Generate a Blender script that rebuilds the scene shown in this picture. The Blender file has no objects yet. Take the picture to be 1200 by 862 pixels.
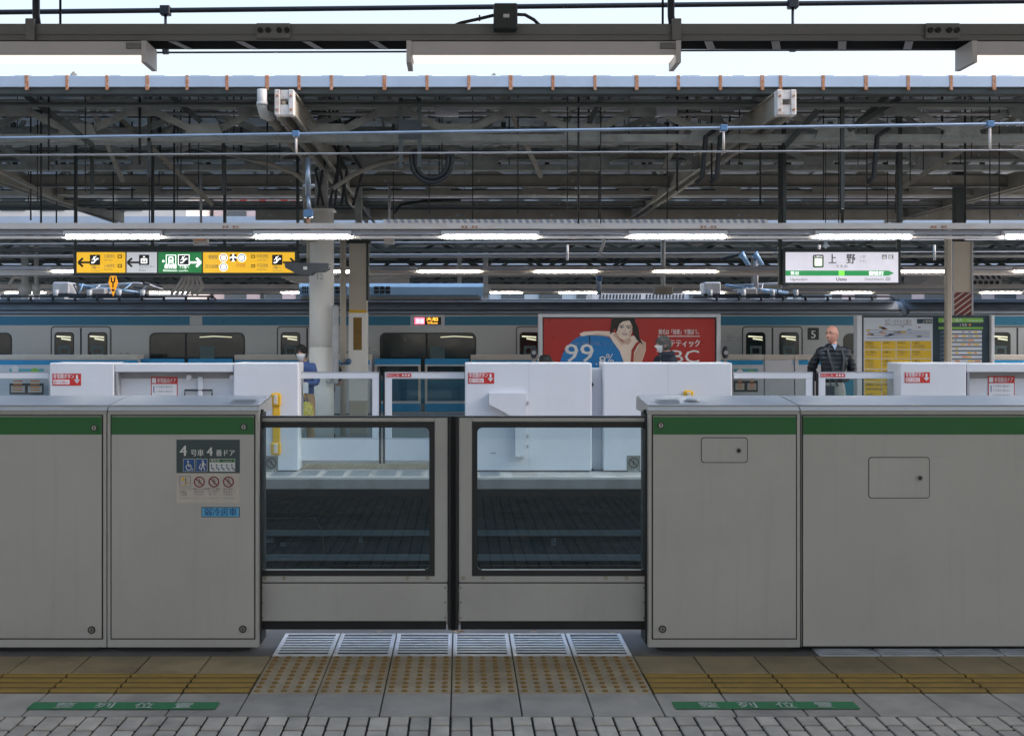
import bpy, bmesh, math, random
from mathutils import Vector, Matrix
random.seed(7)
R = math.radians
SC = bpy.context.scene
COL = SC.collection

# ------------------------------------------------------------------ camera, world, sun, exposure
EYE, F, CX, CY = 1.6, 1320.0, 540.0, 395.0
cam = bpy.data.cameras.new('camera'); cam_o = bpy.data.objects.new('camera', cam); COL.objects.link(cam_o)
cam_o.location = (0, 0, EYE); cam_o.rotation_euler = (R(90), 0, 0)
cam.sensor_width = 36; cam.lens = 36 * F / 1200
cam.shift_x = (600 - CX) / 1200; cam.shift_y = (CY - 431) / 1200
cam.clip_start = 0.05; cam.clip_end = 2000
SC.camera = cam_o
SUN_EL, SUN_AZ = 36.0, 97.0          # azimuth clockwise from +Y (the way the camera looks)
world = bpy.data.worlds.new('World'); SC.world = world; world.use_nodes = True
wn = world.node_tree
sky = wn.nodes.new('ShaderNodeTexSky'); sky.sky_type = 'NISHITA'; sky.sun_disc = False
sky.sun_elevation = R(SUN_EL); sky.sun_rotation = R(SUN_AZ); sky.air_density = 1.0; sky.dust_density = 2.5; sky.ozone_density = .6
bg = wn.nodes['Background']; hsv = wn.nodes.new('ShaderNodeHueSaturation'); hsv.inputs['Saturation'].default_value = 1.1; hsv.inputs['Hue'].default_value = .487; wn.links.new(sky.outputs[0], hsv.inputs['Color'])
tcw = wn.nodes.new('ShaderNodeTexCoord'); sxyz = wn.nodes.new('ShaderNodeSeparateXYZ'); wn.links.new(tcw.outputs['Generated'], sxyz.inputs[0])
mrw = wn.nodes.new('ShaderNodeMapRange'); mrw.inputs[1].default_value = .10; mrw.inputs[2].default_value = .60; mrw.inputs[3].default_value = .97; mrw.inputs[4].default_value = .0; wn.links.new(sxyz.outputs[2], mrw.inputs[0])
cld = wn.nodes.new('ShaderNodeMix'); cld.data_type = 'RGBA'; cld.inputs[7].default_value = (1.90, 1.79, 1.62, 1)   # pale haze low over the horizon
wn.links.new(mrw.outputs[0], cld.inputs[0]); wn.links.new(hsv.outputs[0], cld.inputs[6]); wn.links.new(cld.outputs[2], bg.inputs[0]); bg.inputs[1].default_value = 0.15
sl = bpy.data.lights.new('sun', 'SUN'); sl.energy = 0.5; sl.angle = R(20); sl.color = (1.0, 0.97, 0.93)
so = bpy.data.objects.new('sun', sl); COL.objects.link(so)
sd = Vector((math.sin(R(SUN_AZ)) * math.cos(R(SUN_EL)), math.cos(R(SUN_AZ)) * math.cos(R(SUN_EL)), math.sin(R(SUN_EL))))
so.rotation_euler = (-sd).to_track_quat('-Z', 'Y').to_euler()
so.location = (30, -20, 30)
SC.view_settings.view_transform = 'Standard'; SC.view_settings.look = 'None'
SC.view_settings.exposure = 1.68; SC.view_settings.gamma = 1; SC.view_settings.use_curve_mapping = False
SC.render.engine = 'CYCLES'
try:
    SC.cycles.max_bounces = 8; SC.cycles.transparent_max_bounces = 16; SC.cycles.use_denoising = True
    SC.cycles.sample_clamp_indirect = 6
except Exception: pass

def X(px, d): return (px - CX) * d / F
def Z(py, d): return EYE + (CY - py) * d / F

# ------------------------------------------------------------------ materials
M = {}
def mat(name, col, rough=.5, metal=0., var=.08, scale=5., bump=0., bscale=60., dirt=0., dirtcol=(.05, .045, .04), dscale=2.5, stretch=(1, 1, 1), spec=.5, emit=None, estr=0., tint=False, coat=0., scuff=0.):
    m = bpy.data.materials.new(name); m.use_nodes = True
    nt = m.node_tree; N = nt.nodes; L = nt.links
    b = N['Principled BSDF']
    b.inputs['Roughness'].default_value = rough; b.inputs['Metallic'].default_value = metal
    b.inputs['Specular IOR Level'].default_value = spec
    if coat: b.inputs['Coat Weight'].default_value = coat
    tc = N.new('ShaderNodeTexCoord'); oi = N.new('ShaderNodeObjectInfo')
    ad = N.new('ShaderNodeVectorMath'); ad.operation = 'MULTIPLY_ADD'
    cx = N.new('ShaderNodeCombineXYZ')
    mu = N.new('ShaderNodeMath'); mu.operation = 'MULTIPLY'; mu.inputs[1].default_value = 37.
    L.new(oi.outputs['Random'], mu.inputs[0])
    for k in range(3): L.new(mu.outputs[0], cx.inputs[k])
    L.new(tc.outputs['Object'], ad.inputs[0]); ad.inputs[1].default_value = stretch; L.new(cx.outputs[0], ad.inputs[2])
    nz = N.new('ShaderNodeTexNoise'); nz.inputs['Scale'].default_value = scale; nz.inputs['Detail'].default_value = 5
    L.new(ad.outputs[0], nz.inputs['Vector'])
    mr = N.new('ShaderNodeMapRange'); mr.inputs[1].default_value = .3; mr.inputs[2].default_value = .7
    mr.inputs[3].default_value = 1 - var; mr.inputs[4].default_value = 1 + var
    L.new(nz.outputs[0], mr.inputs[0])
    mx = N.new('ShaderNodeMix'); mx.data_type = 'RGBA'; mx.blend_type = 'MULTIPLY'; mx.inputs[0].default_value = 1
    mx.inputs[6].default_value = (*col, 1); L.new(mr.outputs[0], mx.inputs[7])
    out = mx.outputs[2]
    if tint:
        at = N.new('ShaderNodeAttribute'); at.attribute_name = 'tint'
        m2 = N.new('ShaderNodeMix'); m2.data_type = 'RGBA'; m2.blend_type = 'MULTIPLY'; m2.inputs[0].default_value = 1
        L.new(out, m2.inputs[6]); L.new(at.outputs['Fac'], m2.inputs[7]); out = m2.outputs[2]
    if dirt:
        n2 = N.new('ShaderNodeTexNoise'); n2.inputs['Scale'].default_value = dscale; n2.inputs['Detail'].default_value = 8; n2.inputs['Roughness'].default_value = .65
        L.new(ad.outputs[0], n2.inputs['Vector'])
        r2 = N.new('ShaderNodeMapRange'); r2.inputs[1].default_value = .48; r2.inputs[2].default_value = .72; r2.inputs[3].default_value = 0; r2.inputs[4].default_value = dirt
        L.new(n2.outputs[0], r2.inputs[0])
        m3 = N.new('ShaderNodeMix'); m3.data_type = 'RGBA'; L.new(r2.outputs[0], m3.inputs[0]); L.new(out, m3.inputs[6]); m3.inputs[7].default_value = (*dirtcol, 1)
        out = m3.outputs[2]
    if scuff:
        for st, sc, lo, hi, cc, amt in (((1, 1, .045), 26, .56, .74, .55, .55), ((.10, 1, 1), 13, .66, .76, 1.30, .8), ((1, 1, 1), 70, .70, .80, .45, .6)):
            mp = N.new('ShaderNodeMapping'); mp.inputs['Scale'].default_value = st; L.new(ad.outputs[0], mp.inputs['Vector'])
            n5 = N.new('ShaderNodeTexNoise'); n5.inputs['Scale'].default_value = sc; n5.inputs['Detail'].default_value = 6; L.new(mp.outputs[0], n5.inputs['Vector'])
            r5 = N.new('ShaderNodeMapRange'); r5.inputs[1].default_value = lo; r5.inputs[2].default_value = hi; r5.inputs[3].default_value = 0; r5.inputs[4].default_value = scuff * amt; L.new(n5.outputs[0], r5.inputs[0])
            m5 = N.new('ShaderNodeMix'); m5.data_type = 'RGBA'; L.new(r5.outputs[0], m5.inputs[0]); L.new(out, m5.inputs[6]); m5.inputs[7].default_value = (col[0] * cc, col[1] * cc, col[2] * cc * .97, 1); out = m5.outputs[2]
    L.new(out, b.inputs['Base Color'])
    r4 = N.new('ShaderNodeMapRange'); r4.inputs[1].default_value = .3; r4.inputs[2].default_value = .7
    r4.inputs[3].default_value = max(.03, rough - .08); r4.inputs[4].default_value = min(1, rough + .08)
    L.new(nz.outputs[0], r4.inputs[0]); L.new(r4.outputs[0], b.inputs['Roughness'])
    if bump:
        n3 = N.new('ShaderNodeTexNoise'); n3.inputs['Scale'].default_value = bscale; n3.inputs['Detail'].default_value = 4
        L.new(ad.outputs[0], n3.inputs['Vector'])
        bp = N.new('ShaderNodeBump'); bp.inputs['Strength'].default_value = bump; bp.inputs['Distance'].default_value = .01
        L.new(n3.outputs[0], bp.inputs['Height']); L.new(bp.outputs[0], b.inputs['Normal'])
    if emit:
        b.inputs['Emission Color'].default_value = (*emit, 1); b.inputs['Emission Strength'].default_value = estr
    M[name] = m
    return m

def glass_mat(name, tint=(.9, .95, .95), ior=1.45, dark=0.):
    m = bpy.data.materials.new(name); m.use_nodes = True; N = m.node_tree.nodes; L = m.node_tree.links
    N.remove(N['Principled BSDF'])
    tr = N.new('ShaderNodeBsdfTransparent'); tr.inputs[0].default_value = (*tint, 1)
    gl = N.new('ShaderNodeBsdfGlossy'); gl.inputs['Roughness'].default_value = .02
    fr = N.new('ShaderNodeFresnel'); fr.inputs[0].default_value = ior
    df = N.new('ShaderNodeBsdfDiffuse'); df.inputs[0].default_value = (.5, .52, .52, 1)
    nz = N.new('ShaderNodeTexNoise'); nz.inputs['Scale'].default_value = 9; nz.inputs['Detail'].default_value = 8
    tc = N.new('ShaderNodeTexCoord'); L.new(tc.outputs['Object'], nz.inputs['Vector'])
    mr = N.new('ShaderNodeMapRange'); mr.inputs[1].default_value = .45; mr.inputs[2].default_value = .8; mr.inputs[3].default_value = .002; mr.inputs[4].default_value = .02
    L.new(nz.outputs[0], mr.inputs[0])
    m1 = N.new('ShaderNodeMixShader'); L.new(mr.outputs[0], m1.inputs[0]); L.new(tr.outputs[0], m1.inputs[1]); L.new(df.outputs[0], m1.inputs[2])
    m2 = N.new('ShaderNodeMixShader'); L.new(fr.outputs[0], m2.inputs[0]); L.new(m1.outputs[0], m2.inputs[1]); L.new(gl.outputs[0], m2.inputs[2])
    L.new(m2.outputs[0], N['Material Output'].inputs[0])
    M[name] = m

# near cabinets and gates
mat('cabinet_grey', (.425, .415, .39), .36, 0., .05, 1.3, .07, 220, .16, (.25, .235, .22), 1.6, scuff=.24)
mat('cabinet_top', (.40, .40, .415), .42, .2, .05, 3, 0, 60, .15, (.3, .3, .3), 5)
mat('gate_grey', (.385, .38, .36), .40, 0., .05, 2, .05, 200, .2, (.2, .19, .18), 3, scuff=.3)
mat('groove', (.012, .012, .013), .8)
mat('rubber', (.010, .011, .012), .55, 0, .2)
mat('stripe_green', (.014, .125, .026), .5, 0, .05, 3, 0, 60, .12, (.02, .07, .03), 4)
mat('lock_steel', (.30, .30, .29), .35, .9, .1, 20)
mat('dark_hole', (.01, .01, .01), .7)
mat('screw_brass', (.30, .28, .22), .4, .7, .1)
glass_mat('gate_glass', (.77, .86, .88), 1.52)
glass_mat('clear_glass', (.86, .91, .92), 1.4)
# floor
mat('slab_grey', (.38, .345, .30), .72, 0, .14, 5, .18, 130, .45, (.12, .115, .11), 3, tint=True)
mat('slab_beige', (.33, .265, .16), .72, 0, .16, 5, .2, 130, .55, (.11, .085, .055), 3, tint=True)
mat('tactile_pale', (.37, .305, .21), .72, 0, .14, 7, .15, 150, .5, (.22, .15, .07), 4, tint=True)
mat('tactile_dot', (.24, .135, .03), .7, 0, .2, 30, .1, 150, .35, (.2, .12, .05), 8)
mat('tactile_bar', (.31, .195, .035), .65, 0, .08, 8, .1, 150, .5, (.13, .09, .035), 7, tint=True)
mat('tactile_groove', (.14, .095, .03), .8, 0, .25, 12, .1, 150, .5, (.05, .04, .025), 6, tint=True)
mat('grout', (.012, .012, .013), .9)
mat('paver', (.50, .44, .375), .8, 0, .15, 9, .3, 120, .4, (.09, .085, .08), 3, tint=True)
mat('grate_steel', (.58, .61, .68), .42, .2, .12, 8, .05, 200, .3, (.2, .2, .22), 5)
mat('far_tactile', (.60, .53, .42), .7, 0, .12, 6, .1, 150, .3, (.4, .33, .22), 5, tint=True)
mat('far_grate', (.26, .28, .30), .5, .3, .2, 20)
mat('far_slab', (.50, .47, .44), .75, 0, .14, 5, .1, 130, .45, (.25, .23, .21), 4, tint=True)
mat('floor_concrete', (.15, .145, .14), .85, 0, .18, 3, .2, 60, .4, (.08, .08, .08), 2)
mat('sticker_green', (.024, .20, .07), .6, 0, .15, 9, 0, 60, .5, (.06, .12, .06), 14)
mat('sticker_letter', (.48, .52, .46), .7, 0, .2, 20, 0, 60, .5, (.1, .25, .12), 18)
mat('far_floor', (.46, .465, .47), .7, 0, .14, 3, .1, 100, .3, (.2, .19, .18), 3)
mat('platform_edge', (.22, .22, .22), .85, 0, .2, 3, .2, 40, .75, (.10, .095, .09), 3, (1, 1, .35))
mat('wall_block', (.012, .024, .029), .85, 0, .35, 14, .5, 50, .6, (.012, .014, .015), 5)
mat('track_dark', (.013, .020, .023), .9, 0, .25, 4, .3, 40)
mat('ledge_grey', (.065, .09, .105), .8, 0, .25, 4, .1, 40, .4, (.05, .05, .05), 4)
mat('ballast', (.09, .08, .07), .95, 0, .35, 30, 1., 35)
mat('rail_steel', (.35, .30, .27), .3, .9, .15, 10)
mat('sleeper', (.16, .155, .15), .9, 0, .15)
mat('ground', (.11, .10, .09), .95, 0, .2, .5)
# far cabinets
mat('white_paint', (.69, .705, .745), .38, 0, .03, 1.5, 0, 60, .12, (.55, .53, .5), 2, scuff=.07)
mat('white_panel', (.66, .675, .71), .45, 0, .03, 3)
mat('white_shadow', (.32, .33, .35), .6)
mat('white_seam', (.50, .51, .53), .6)
mat('yellow_paint', (.72, .42, .02), .45, 0, .08, 8, 0, 60, .15, (.5, .4, .2), 10)
mat('cream_cap', (.60, .54, .46), .5, 0, .05)
mat('red_sign', (.58, .030, .025), .5, 0, .06)
mat('white_sign', (.80, .79, .80), .5, 0, .03)
mat('black_ink', (.012, .012, .014), .5)
mat('grey_ink', (.16, .16, .17), .5)
mat('soft_ink', (.36, .36, .38), .6)
mat('sign_grey', (.17, .19, .17), .5)
mat('sign_dark', (.035, .060, .062), .45)
mat('sign_beige', (.50, .455, .41), .55)
mat('sign_blue', (.012, .075, .24), .45)
mat('sign_sky', (.10, .38, .60), .5)
mat('letter_grey', (.62, .62, .60), .5)
mat('dark_red', (.20, .025, .022), .5)
mat('panel_grey_lit', (.62, .62, .64), .4, emit=(.62, .64, .68), estr=.15)
mat('panel_yellow_lit', (.82, .47, .02), .4, emit=(.95, .52, .02), estr=.20)
mat('panel_green_lit', (.012, .17, .045), .4, emit=(.012, .20, .05), estr=.2)
mat('panel_white_lit', (.70, .68, .74), .4, emit=(.72, .69, .78), estr=.2)
mat('letter_lit', (.9, .9, .9), .4, emit=(.9, .92, .9), estr=.5)
mat('lime_lit', (.20, .62, .08), .4, emit=(.15, .6, .06), estr=.4)
mat('name_green_lit', (.015, .19, .06), .4, emit=(.012, .20, .055), estr=.35)
mat('kite_orange', (.78, .33, .012), .4, emit=(.9, .35, .01), estr=.3)
# roof and steel
mat('roof_sheet', (.74, .79, .82), .7, 0, .10, 3, 0, 60, .3, (.10, .10, .10), 2)
mat('roof_steel', (.27, .28, .26), .7, 0, .2, 5, .1, 60, .35, (.045, .03, .02), 6)
mat('roof_dark', (.055, .064, .062), .75, 0, .2, 5)
mat('steel_tan', (.29, .265, .22), .65, 0, .12, 4, 0, 60, .4, (.13, .11, .085), 3)
mat('gutter_metal', (.42, .49, .60), .42, .5, .07, 2, 0, 60, .2, (.35, .36, .4), 3)
mat('rust_strap', (.42, .18, .085), .75, 0, .25, 30, .1, 90, .6, (.62, .55, .50), 26)
mat('white_steel', (.66, .63, .60), .55, 0, .08, 10, 0, 60, .6, (.40, .17, .07), 9)
mat('pvc_grey', (.50, .49, .47), .45, 0, .07)
mat('cream_beam', (.66, .61, .57), .55, 0, .06, 3, 0, 60, .35, (.34, .20, .12), 5, (.4, 1, 1))
mat('column_cream', (.88, .85, .80), .5, 0, .04, 2, 0, 60, .2, (.45, .40, .35), 2, (1, 1, .4))
mat('column_tan', (.52, .46, .38), .6, 0, .06, 3, 0, 60, .3, (.3, .26, .2), 3)
mat('column_stripe', (.17, .035, .035), .6)
mat('near_beam', (.165, .165, .155), .55, .1, .12, 3, .05, 80, .4, (.085, .08, .07), 4, (.3, 1, 1))
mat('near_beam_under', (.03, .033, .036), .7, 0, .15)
mat('galv', (.40, .40, .42), .5, .3, .12, 9)
mat('lamp_body', (.52, .49, .485), .5, 0, .05, 3)
mat('lamp_tube', (.85, .85, .8), .4, emit=(1., .99, .95), estr=20.0)
mat('lamp_tube_warm', (.85, .85, .8), .4, emit=(1., .98, .86), estr=20.0)
mat('near_lamp_added_glow', (.85, .85, .82), .4, emit=(1., .95, .88), estr=.30)  # glow added to the unlit near lamps, toned like the sky
mat('lamp_off', (.34, .36, .42), .4, .2, .06)
mat('wire_dark', (.018, .022, .032), .5, .2, .15)
mat('wire_blue', (.30, .36, .44), .35, .7, .12, 6)
mat('wire_grey', (.32, .31, .31), .4, .6, .12, 6)
mat('glass_edge_highlight', (.55, .60, .62), .3)
mat('insulator', (.45, .5, .55), .3)
mat('blue_fitting', (.10, .20, .36), .4, .2)
mat('cable_black', (.012, .013, .014), .6)
mat('speaker_dark', (.035, .042, .055), .45)
mat('frame_dark', (.022, .028, .030), .5)
# train
mat('stainless', (.36, .38, .39), .34, .6, .06, 1.2, .03, 30, .15, (.33, .29, .24), 2, (.5, 1, 1))
mat('stainless_door', (.40, .415, .42), .38, .5, .04, 2)
mat('train_blue', (.012, .16, .27), .35, 0, .04)
mat('train_waist', (.02, .27, .42), .35, 0, .05)
mat('train_roof', (.20, .235, .285), .5, .1, .10, 2, 0, 60, .3, (.07, .075, .08), 3)
mat('train_gutter', (.015, .02, .026), .6)
mat('train_glass', (.012, .020, .020), .08, 0, .1, 2, spec=.7)
mat('train_gasket', (.020, .022, .024), .6)
mat('cooler_blue', (.28, .47, .70), .4, .1, .06, 2, 0, 60, .15, (.12, .2, .3), 4)
mat('cooler_skirt', (.30, .29, .27), .5, .2, .1)
mat('pale_metal', (.50, .52, .56), .45, .3, .1, 6)
mat('led_red', (.5, .05, .07), .4, emit=(1., .10, .16), estr=1.2)
mat('led_orange', (.5, .25, .03), .4, emit=(1., .45, .05), estr=1.1)
mat('interior_glow', (.7, .7, .5), .4, emit=(1., .98, .70), estr=.22)
mat('decal_pale', (.085, .135, .14), .5)
mat('door_blue', (.012, .30, .60), .4, 0, .04)
# posters and boards
mat('poster_red', (.50, .022, .016), .35, 0, .04)
mat('poster_blue', (.008, .22, .58), .35, 0, .03)
mat('poster_frame', (.66, .68, .72), .4, .2, .05)
mat('ad_skin', (.97, .79, .67), .45, 0, .05)
mat('ad_skin_shade', (.74, .50, .38), .45, 0, .05)
mat('ad_hair', (.020, .012, .010), .4)
mat('ad_lip', (.45, .06, .06), .4)
mat('ad_white', (.85, .84, .83), .4)
mat('ad_dress', (.42, .035, .022), .4)
mat('board_yellow', (.78, .50, .025), .45, 0, .03)
mat('board_lime', (.22, .50, .085), .45)
mat('board_navy', (.020, .050, .075), .45)
mat('board_pale', (.62, .66, .74), .45, 0, .03)
mat('rail_line', (.25, .33, .55), .5)
mat('teal_poster', (.10, .42, .48), .5)
mat('orange_ink', (.75, .28, .08), .5)
# people
mat('skin', (.60, .34, .25), .5, 0, .06, 14, .05, 200)
mat('skin_ruddy', (.62, .30, .22), .45, 0, .08, 14, .05, 200)
mat('hair_dark', (.018, .015, .014), .5, 0, .25, 40, .5, 90)
mat('hair_grey', (.10, .095, .09), .55, 0, .35, 40, .5, 90)
mat('down_navy', (.009, .014, .021), .36, 0, .15, 10, .1, 60)
mat('navy_cloth', (.014, .020, .036), .75, 0, .15)
mat('blue_cloth', (.055, .10, .25), .75, 0, .15, 12, .1, 60)
mat('khaki_cloth', (.36, .345, .30), .8, 0, .1, 10, .1, 80)
mat('dark_cloth', (.03, .04, .05), .8, 0, .15)
mat('tan_cloth', (.42, .27, .15), .8, 0, .12)
mat('mask_white', (.78, .78, .80), .7, 0, .04)
mat('shirt_blue', (.35, .45, .62), .7)
mat('shoe_black', (.02, .02, .02), .5)
mat('strap_grey', (.06, .06, .06), .7)
mat('bag_print', (.62, .52, .08), .6, 0, .5, 30, 0, 60, .6, (.75, .75, .65), 24)
mat('eye_dark', (.01, .01, .01), .3)
# background buildings
mat('wall_white', (.66, .62, .60), .8, 0, .06, .3)
mat('wall_pink', (.55, .46, .48), .8, 0, .06, .3)
mat('wall_blue', (.42, .50, .58), .6, 0, .06, .3)
mat('window_dark', (.08, .10, .12), .2)

# ------------------------------------------------------------------ mesh helper
ORG = {}
TXT = {}
def glyphs(s):
    if s not in TXT:
        c = bpy.data.curves.new('lettering', 'FONT'); c.body = s; c.size = 1; c.resolution_u = 2
        o = bpy.data.objects.new('lettering', c)
        m = bpy.data.meshes.new_from_object(o)
        TXT[s] = ([(v.co.x, v.co.y) for v in m.vertices], [tuple(p.vertices) for p in m.polygons])
        bpy.data.objects.remove(o); bpy.data.curves.remove(c); bpy.data.meshes.remove(m)
    return TXT[s]

class MB:
    def __init__(s): s.v = []; s.f = []; s.m = []; s.sm = []; s.t = []
    def add(s, vs, fs, mt, smooth=False, tint=1.0):
        b = len(s.v); s.v += [tuple(p) for p in vs]
        for f in fs:
            s.f.append(tuple(b + i for i in f)); s.m.append(mt); s.sm.append(smooth); s.t.append(tint)
        return s
    def box(s, x0, y0, z0, x1, y1, z1, mt, bev=0., tint=1.0):
        if x0 > x1: x0, x1 = x1, x0
        if y0 > y1: y0, y1 = y1, y0
        if z0 > z1: z0, z1 = z1, z0
        bev = min(bev, .45 * (x1 - x0), .45 * (y1 - y0), .45 * (z1 - z0))
        if bev <= 0:
            vs = [(x, y, z) for x in (x0, x1) for y in (y0, y1) for z in (z0, z1)]
            return s.add(vs, [(0, 1, 3, 2), (4, 6, 7, 5), (0, 4, 5, 1), (2, 3, 7, 6), (0, 2, 6, 4), (1, 5, 7, 3)], mt, False, tint)
        lo, hi = (x0, y0, z0), (x1, y1, z1)
        vs = []; idx = {}
        for c in [(a, b, d) for a in (0, 1) for b in (0, 1) for d in (0, 1)]:
            for ax in range(3):
                p = []
                for k in range(3):
                    e = hi[k] if c[k] else lo[k]
                    if k != ax: e += -bev if c[k] else bev
                    p.append(e)
                idx[(c, ax)] = len(vs); vs.append(p)
        fs = []
        for ax in range(3):
            a, b = (ax + 1) % 3, (ax + 2) % 3
            for sd_ in (0, 1):
                q = []
                for (u, w) in ((0, 0), (1, 0), (1, 1), (0, 1)):
                    c = [0, 0, 0]; c[ax] = sd_; c[a] = u; c[b] = w; q.append(idx[(tuple(c), ax)])
                fs.append(q)
            for u in (0, 1):
                for w in (0, 1):
                    c0 = [0, 0, 0]; c0[a] = u; c0[b] = w; c1 = list(c0); c1[ax] = 1
                    c0, c1 = tuple(c0), tuple(c1)
                    fs.append([idx[(c0, a)], idx[(c0, b)], idx[(c1, b)], idx[(c1, a)]])
        for c in [(a, b, d) for a in (0, 1) for b in (0, 1) for d in (0, 1)]:
            fs.append([idx[(c, 0)], idx[(c, 1)], idx[(c, 2)]])
        return s.add(vs, fs, mt, False, tint)
    def rings(s, rs, mt, smooth=True, cap=True, tint=1.0):
        n = len(rs[0]); vs = [p for r in rs for p in r]; fs = []
        for i in range(len(rs) - 1):
            for j in range(n):
                k = (j + 1) % n
                fs.append((i * n + j, i * n + k, (i + 1) * n + k, (i + 1) * n + j))
        if cap: fs += [tuple(range(n))[::-1], tuple((len(rs) - 1) * n + j for j in range(n))]
        return s.add(vs, fs, mt, smooth, tint)
    def tube(s, pts, r, mt, n=8, cap=True):
        pts = [Vector(p) for p in pts]; rs = []
        rr = r if isinstance(r, (list, tuple)) else [r] * len(pts)
        up = None
        for i, p in enumerate(pts):
            d = (pts[min(i + 1, len(pts) - 1)] - pts[max(i - 1, 0)]).normalized()
            if up is None or abs(up.dot(d)) > .95:
                up = Vector((0, 0, 1)) if abs(d.z) < .9 else Vector((1, 0, 0))
            a = d.cross(up).normalized(); b = a.cross(d).normalized(); up = b
            rs.append([p + (a * math.cos(t) + b * math.sin(t)) * rr[i] for t in [2 * math.pi * j / n for j in range(n)]])
        return s.rings(rs, mt, True, cap)
    def bar(s, p0, p1, w, h, mt):            # rectangular bar between two points
        p0, p1 = Vector(p0), Vector(p1); d = (p1 - p0).normalized()
        up = Vector((0, 1, 0)) if abs(d.y) < .9 else Vector((0, 0, 1))
        a = d.cross(up).normalized(); b = d.cross(a).normalized()
        o = [a * w / 2 + b * h / 2, a * w / 2 - b * h / 2, -a * w / 2 - b * h / 2, -a * w / 2 + b * h / 2]
        return s.rings([[p0 + q for q in o], [p1 + q for q in o]], mt, False)
    def prism_x(s, prof, x0, x1, mt, smooth=False):   # profile of (y, z)
        return s.rings([[(x0, y, z) for y, z in prof], [(x1, y, z) for y, z in prof]], mt, smooth)
    def prism_y(s, prof, y0, y1, mt, smooth=False):   # profile of (x, z)
        return s.rings([[(x, y0, z) for x, z in prof], [(x, y1, z) for x, z in prof]], mt, smooth)
    def poly(s, prof, y, mt):                # flat facing the camera side, profile (x, z)
        return s.add([(x, y, z) for x, z in prof], [tuple(range(len(prof)))], mt)
    def rect(s, x0, z0, x1, z1, y, mt): return s.poly([(x0, z0), (x1, z0), (x1, z1), (x0, z1)], y, mt)
    def frame2(s, x0, z0, x1, z1, w, y, mt):
        s.rect(x0, z0, x1, z0 + w, y, mt); s.rect(x0, z1 - w, x1, z1, y, mt)
        s.rect(x0, z0 + w, x0 + w, z1 - w, y, mt); return s.rect(x1 - w, z0 + w, x1, z1 - w, y, mt)
    def ell(s, cx, cz, rx, rz, y, mt, n=28, a0=0, a1=360, rot=0):
        p = []; cr, sr = math.cos(R(rot)), math.sin(R(rot))
        full = abs(a1 - a0) >= 360
        for i in range(n if full else n + 1):
            t = R(a0 + (a1 - a0) * i / n); u, w = rx * math.cos(t), rz * math.sin(t)
            p.append((cx + u * cr - w * sr, cz + u * sr + w * cr))
        return s.poly(p, y, mt)
    def ring2(s, cx, cz, r0, r1, y, mt, n=28):
        vs = []; fs = []
        for i in range(n):
            t = 2 * math.pi * i / n
            vs += [(cx + r0 * math.cos(t), y, cz + r0 * math.sin(t)), (cx + r1 * math.cos(t), y, cz + r1 * math.sin(t))]
        for i in range(n):
            j = (i + 1) % n; fs.append((2 * i, 2 * j, 2 * j + 1, 2 * i + 1))
        return s.add(vs, fs, mt)
    def line2(s, pts, w, y, mt):
        for (x0, z0), (x1, z1) in zip(pts[:-1], pts[1:]):
            dx, dz = x1 - x0, z1 - z0; l = math.hypot(dx, dz) or 1; nx, nz = -dz / l * w / 2, dx / l * w / 2
            s.poly([(x0 + nx, z0 + nz), (x1 + nx, z1 + nz), (x1 - nx, z1 - nz), (x0 - nx, z0 - nz)], y, mt)
        return s
    def text(s, t, x, z, y, h, mt, align='l', width=None, bold=0.):
        vs, fs = glyphs(t)
        x0, x1 = min(v[0] for v in vs), max(v[0] for v in vs)
        k = h / .80; kx = k
        if width: kx = width / (x1 - x0)
        off = {'l': x, 'c': x - (x1 - x0) * kx / 2, 'r': x - (x1 - x0) * kx}[align]
        for dx in ([0] if not bold else [-bold, bold]):
            s.add([(off + (a - x0) * kx + dx, y - (.0006 if dx > 0 else 0), z + b * k) for a, b in vs], fs, mt)
        return s
    def rrect_loop(s, x0, z0, x1, z1, r, n=5):
        p = []
        for cx, cz, a in ((x1 - r, z1 - r, 0), (x0 + r, z1 - r, 90), (x0 + r, z0 + r, 180), (x1 - r, z0 + r, 270)):
            for i in range(n + 1):
                t = R(a + 90 * i / n); p.append((cx + r * math.cos(t), cz + r * math.sin(t)))
        return p
    def rrect(s, x0, z0, x1, z1, r, y0, y1, mt):      # rounded plate with thickness
        return s.prism_y(s.rrect_loop(x0, z0, x1, z1, r), y0, y1, mt)
    def hole_plate(s, ox0, oz0, ox1, oz1, orad, ix0, iz0, ix1, iz1, irad, y0, y1, mt):   # plate with rounded hole
        o = s.rrect_loop(ox0, oz0, ox1, oz1, max(orad, 1e-4)); i = s.rrect_loop(ix0, iz0, ix1, iz1, irad)
        n = len(o); vs = []
        for loop in (o, i):
            for y in (y0, y1): vs += [(x, y, z) for x, z in loop]
        fs = []
        for j in range(n):
            k = (j + 1) % n
            fs += [(j, k, 2 * n + k, 2 * n + j), (n + k, n + j, 3 * n + j, 3 * n + k), (k, j, n + j, n + k), (2 * n + j, 2 * n + k, 3 * n + k, 3 * n + j)]
        return s.add(vs, fs, mt)
    def disc(s, cx, cz, r, y0, y1, mt, n=18):
        return s.prism_y([(cx + r * math.cos(2 * math.pi * i / n), cz + r * math.sin(2 * math.pi * i / n)) for i in range(n)], y0, y1, mt)
    def ball(s, c, r, mt, nu=16, nv=10):
        c = Vector(c); r = r if isinstance(r, (tuple, list)) else (r, r, r); rs = []
        for i in range(1, nv):
            t = math.pi * i / nv
            rs.append([c + Vector((r[0] * math.sin(t) * math.cos(2 * math.pi * j / nu), r[1] * math.sin(t) * math.sin(2 * math.pi * j / nu), -r[2] * math.cos(t))) for j in range(nu)])
        return s.rings(rs, mt)
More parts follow.
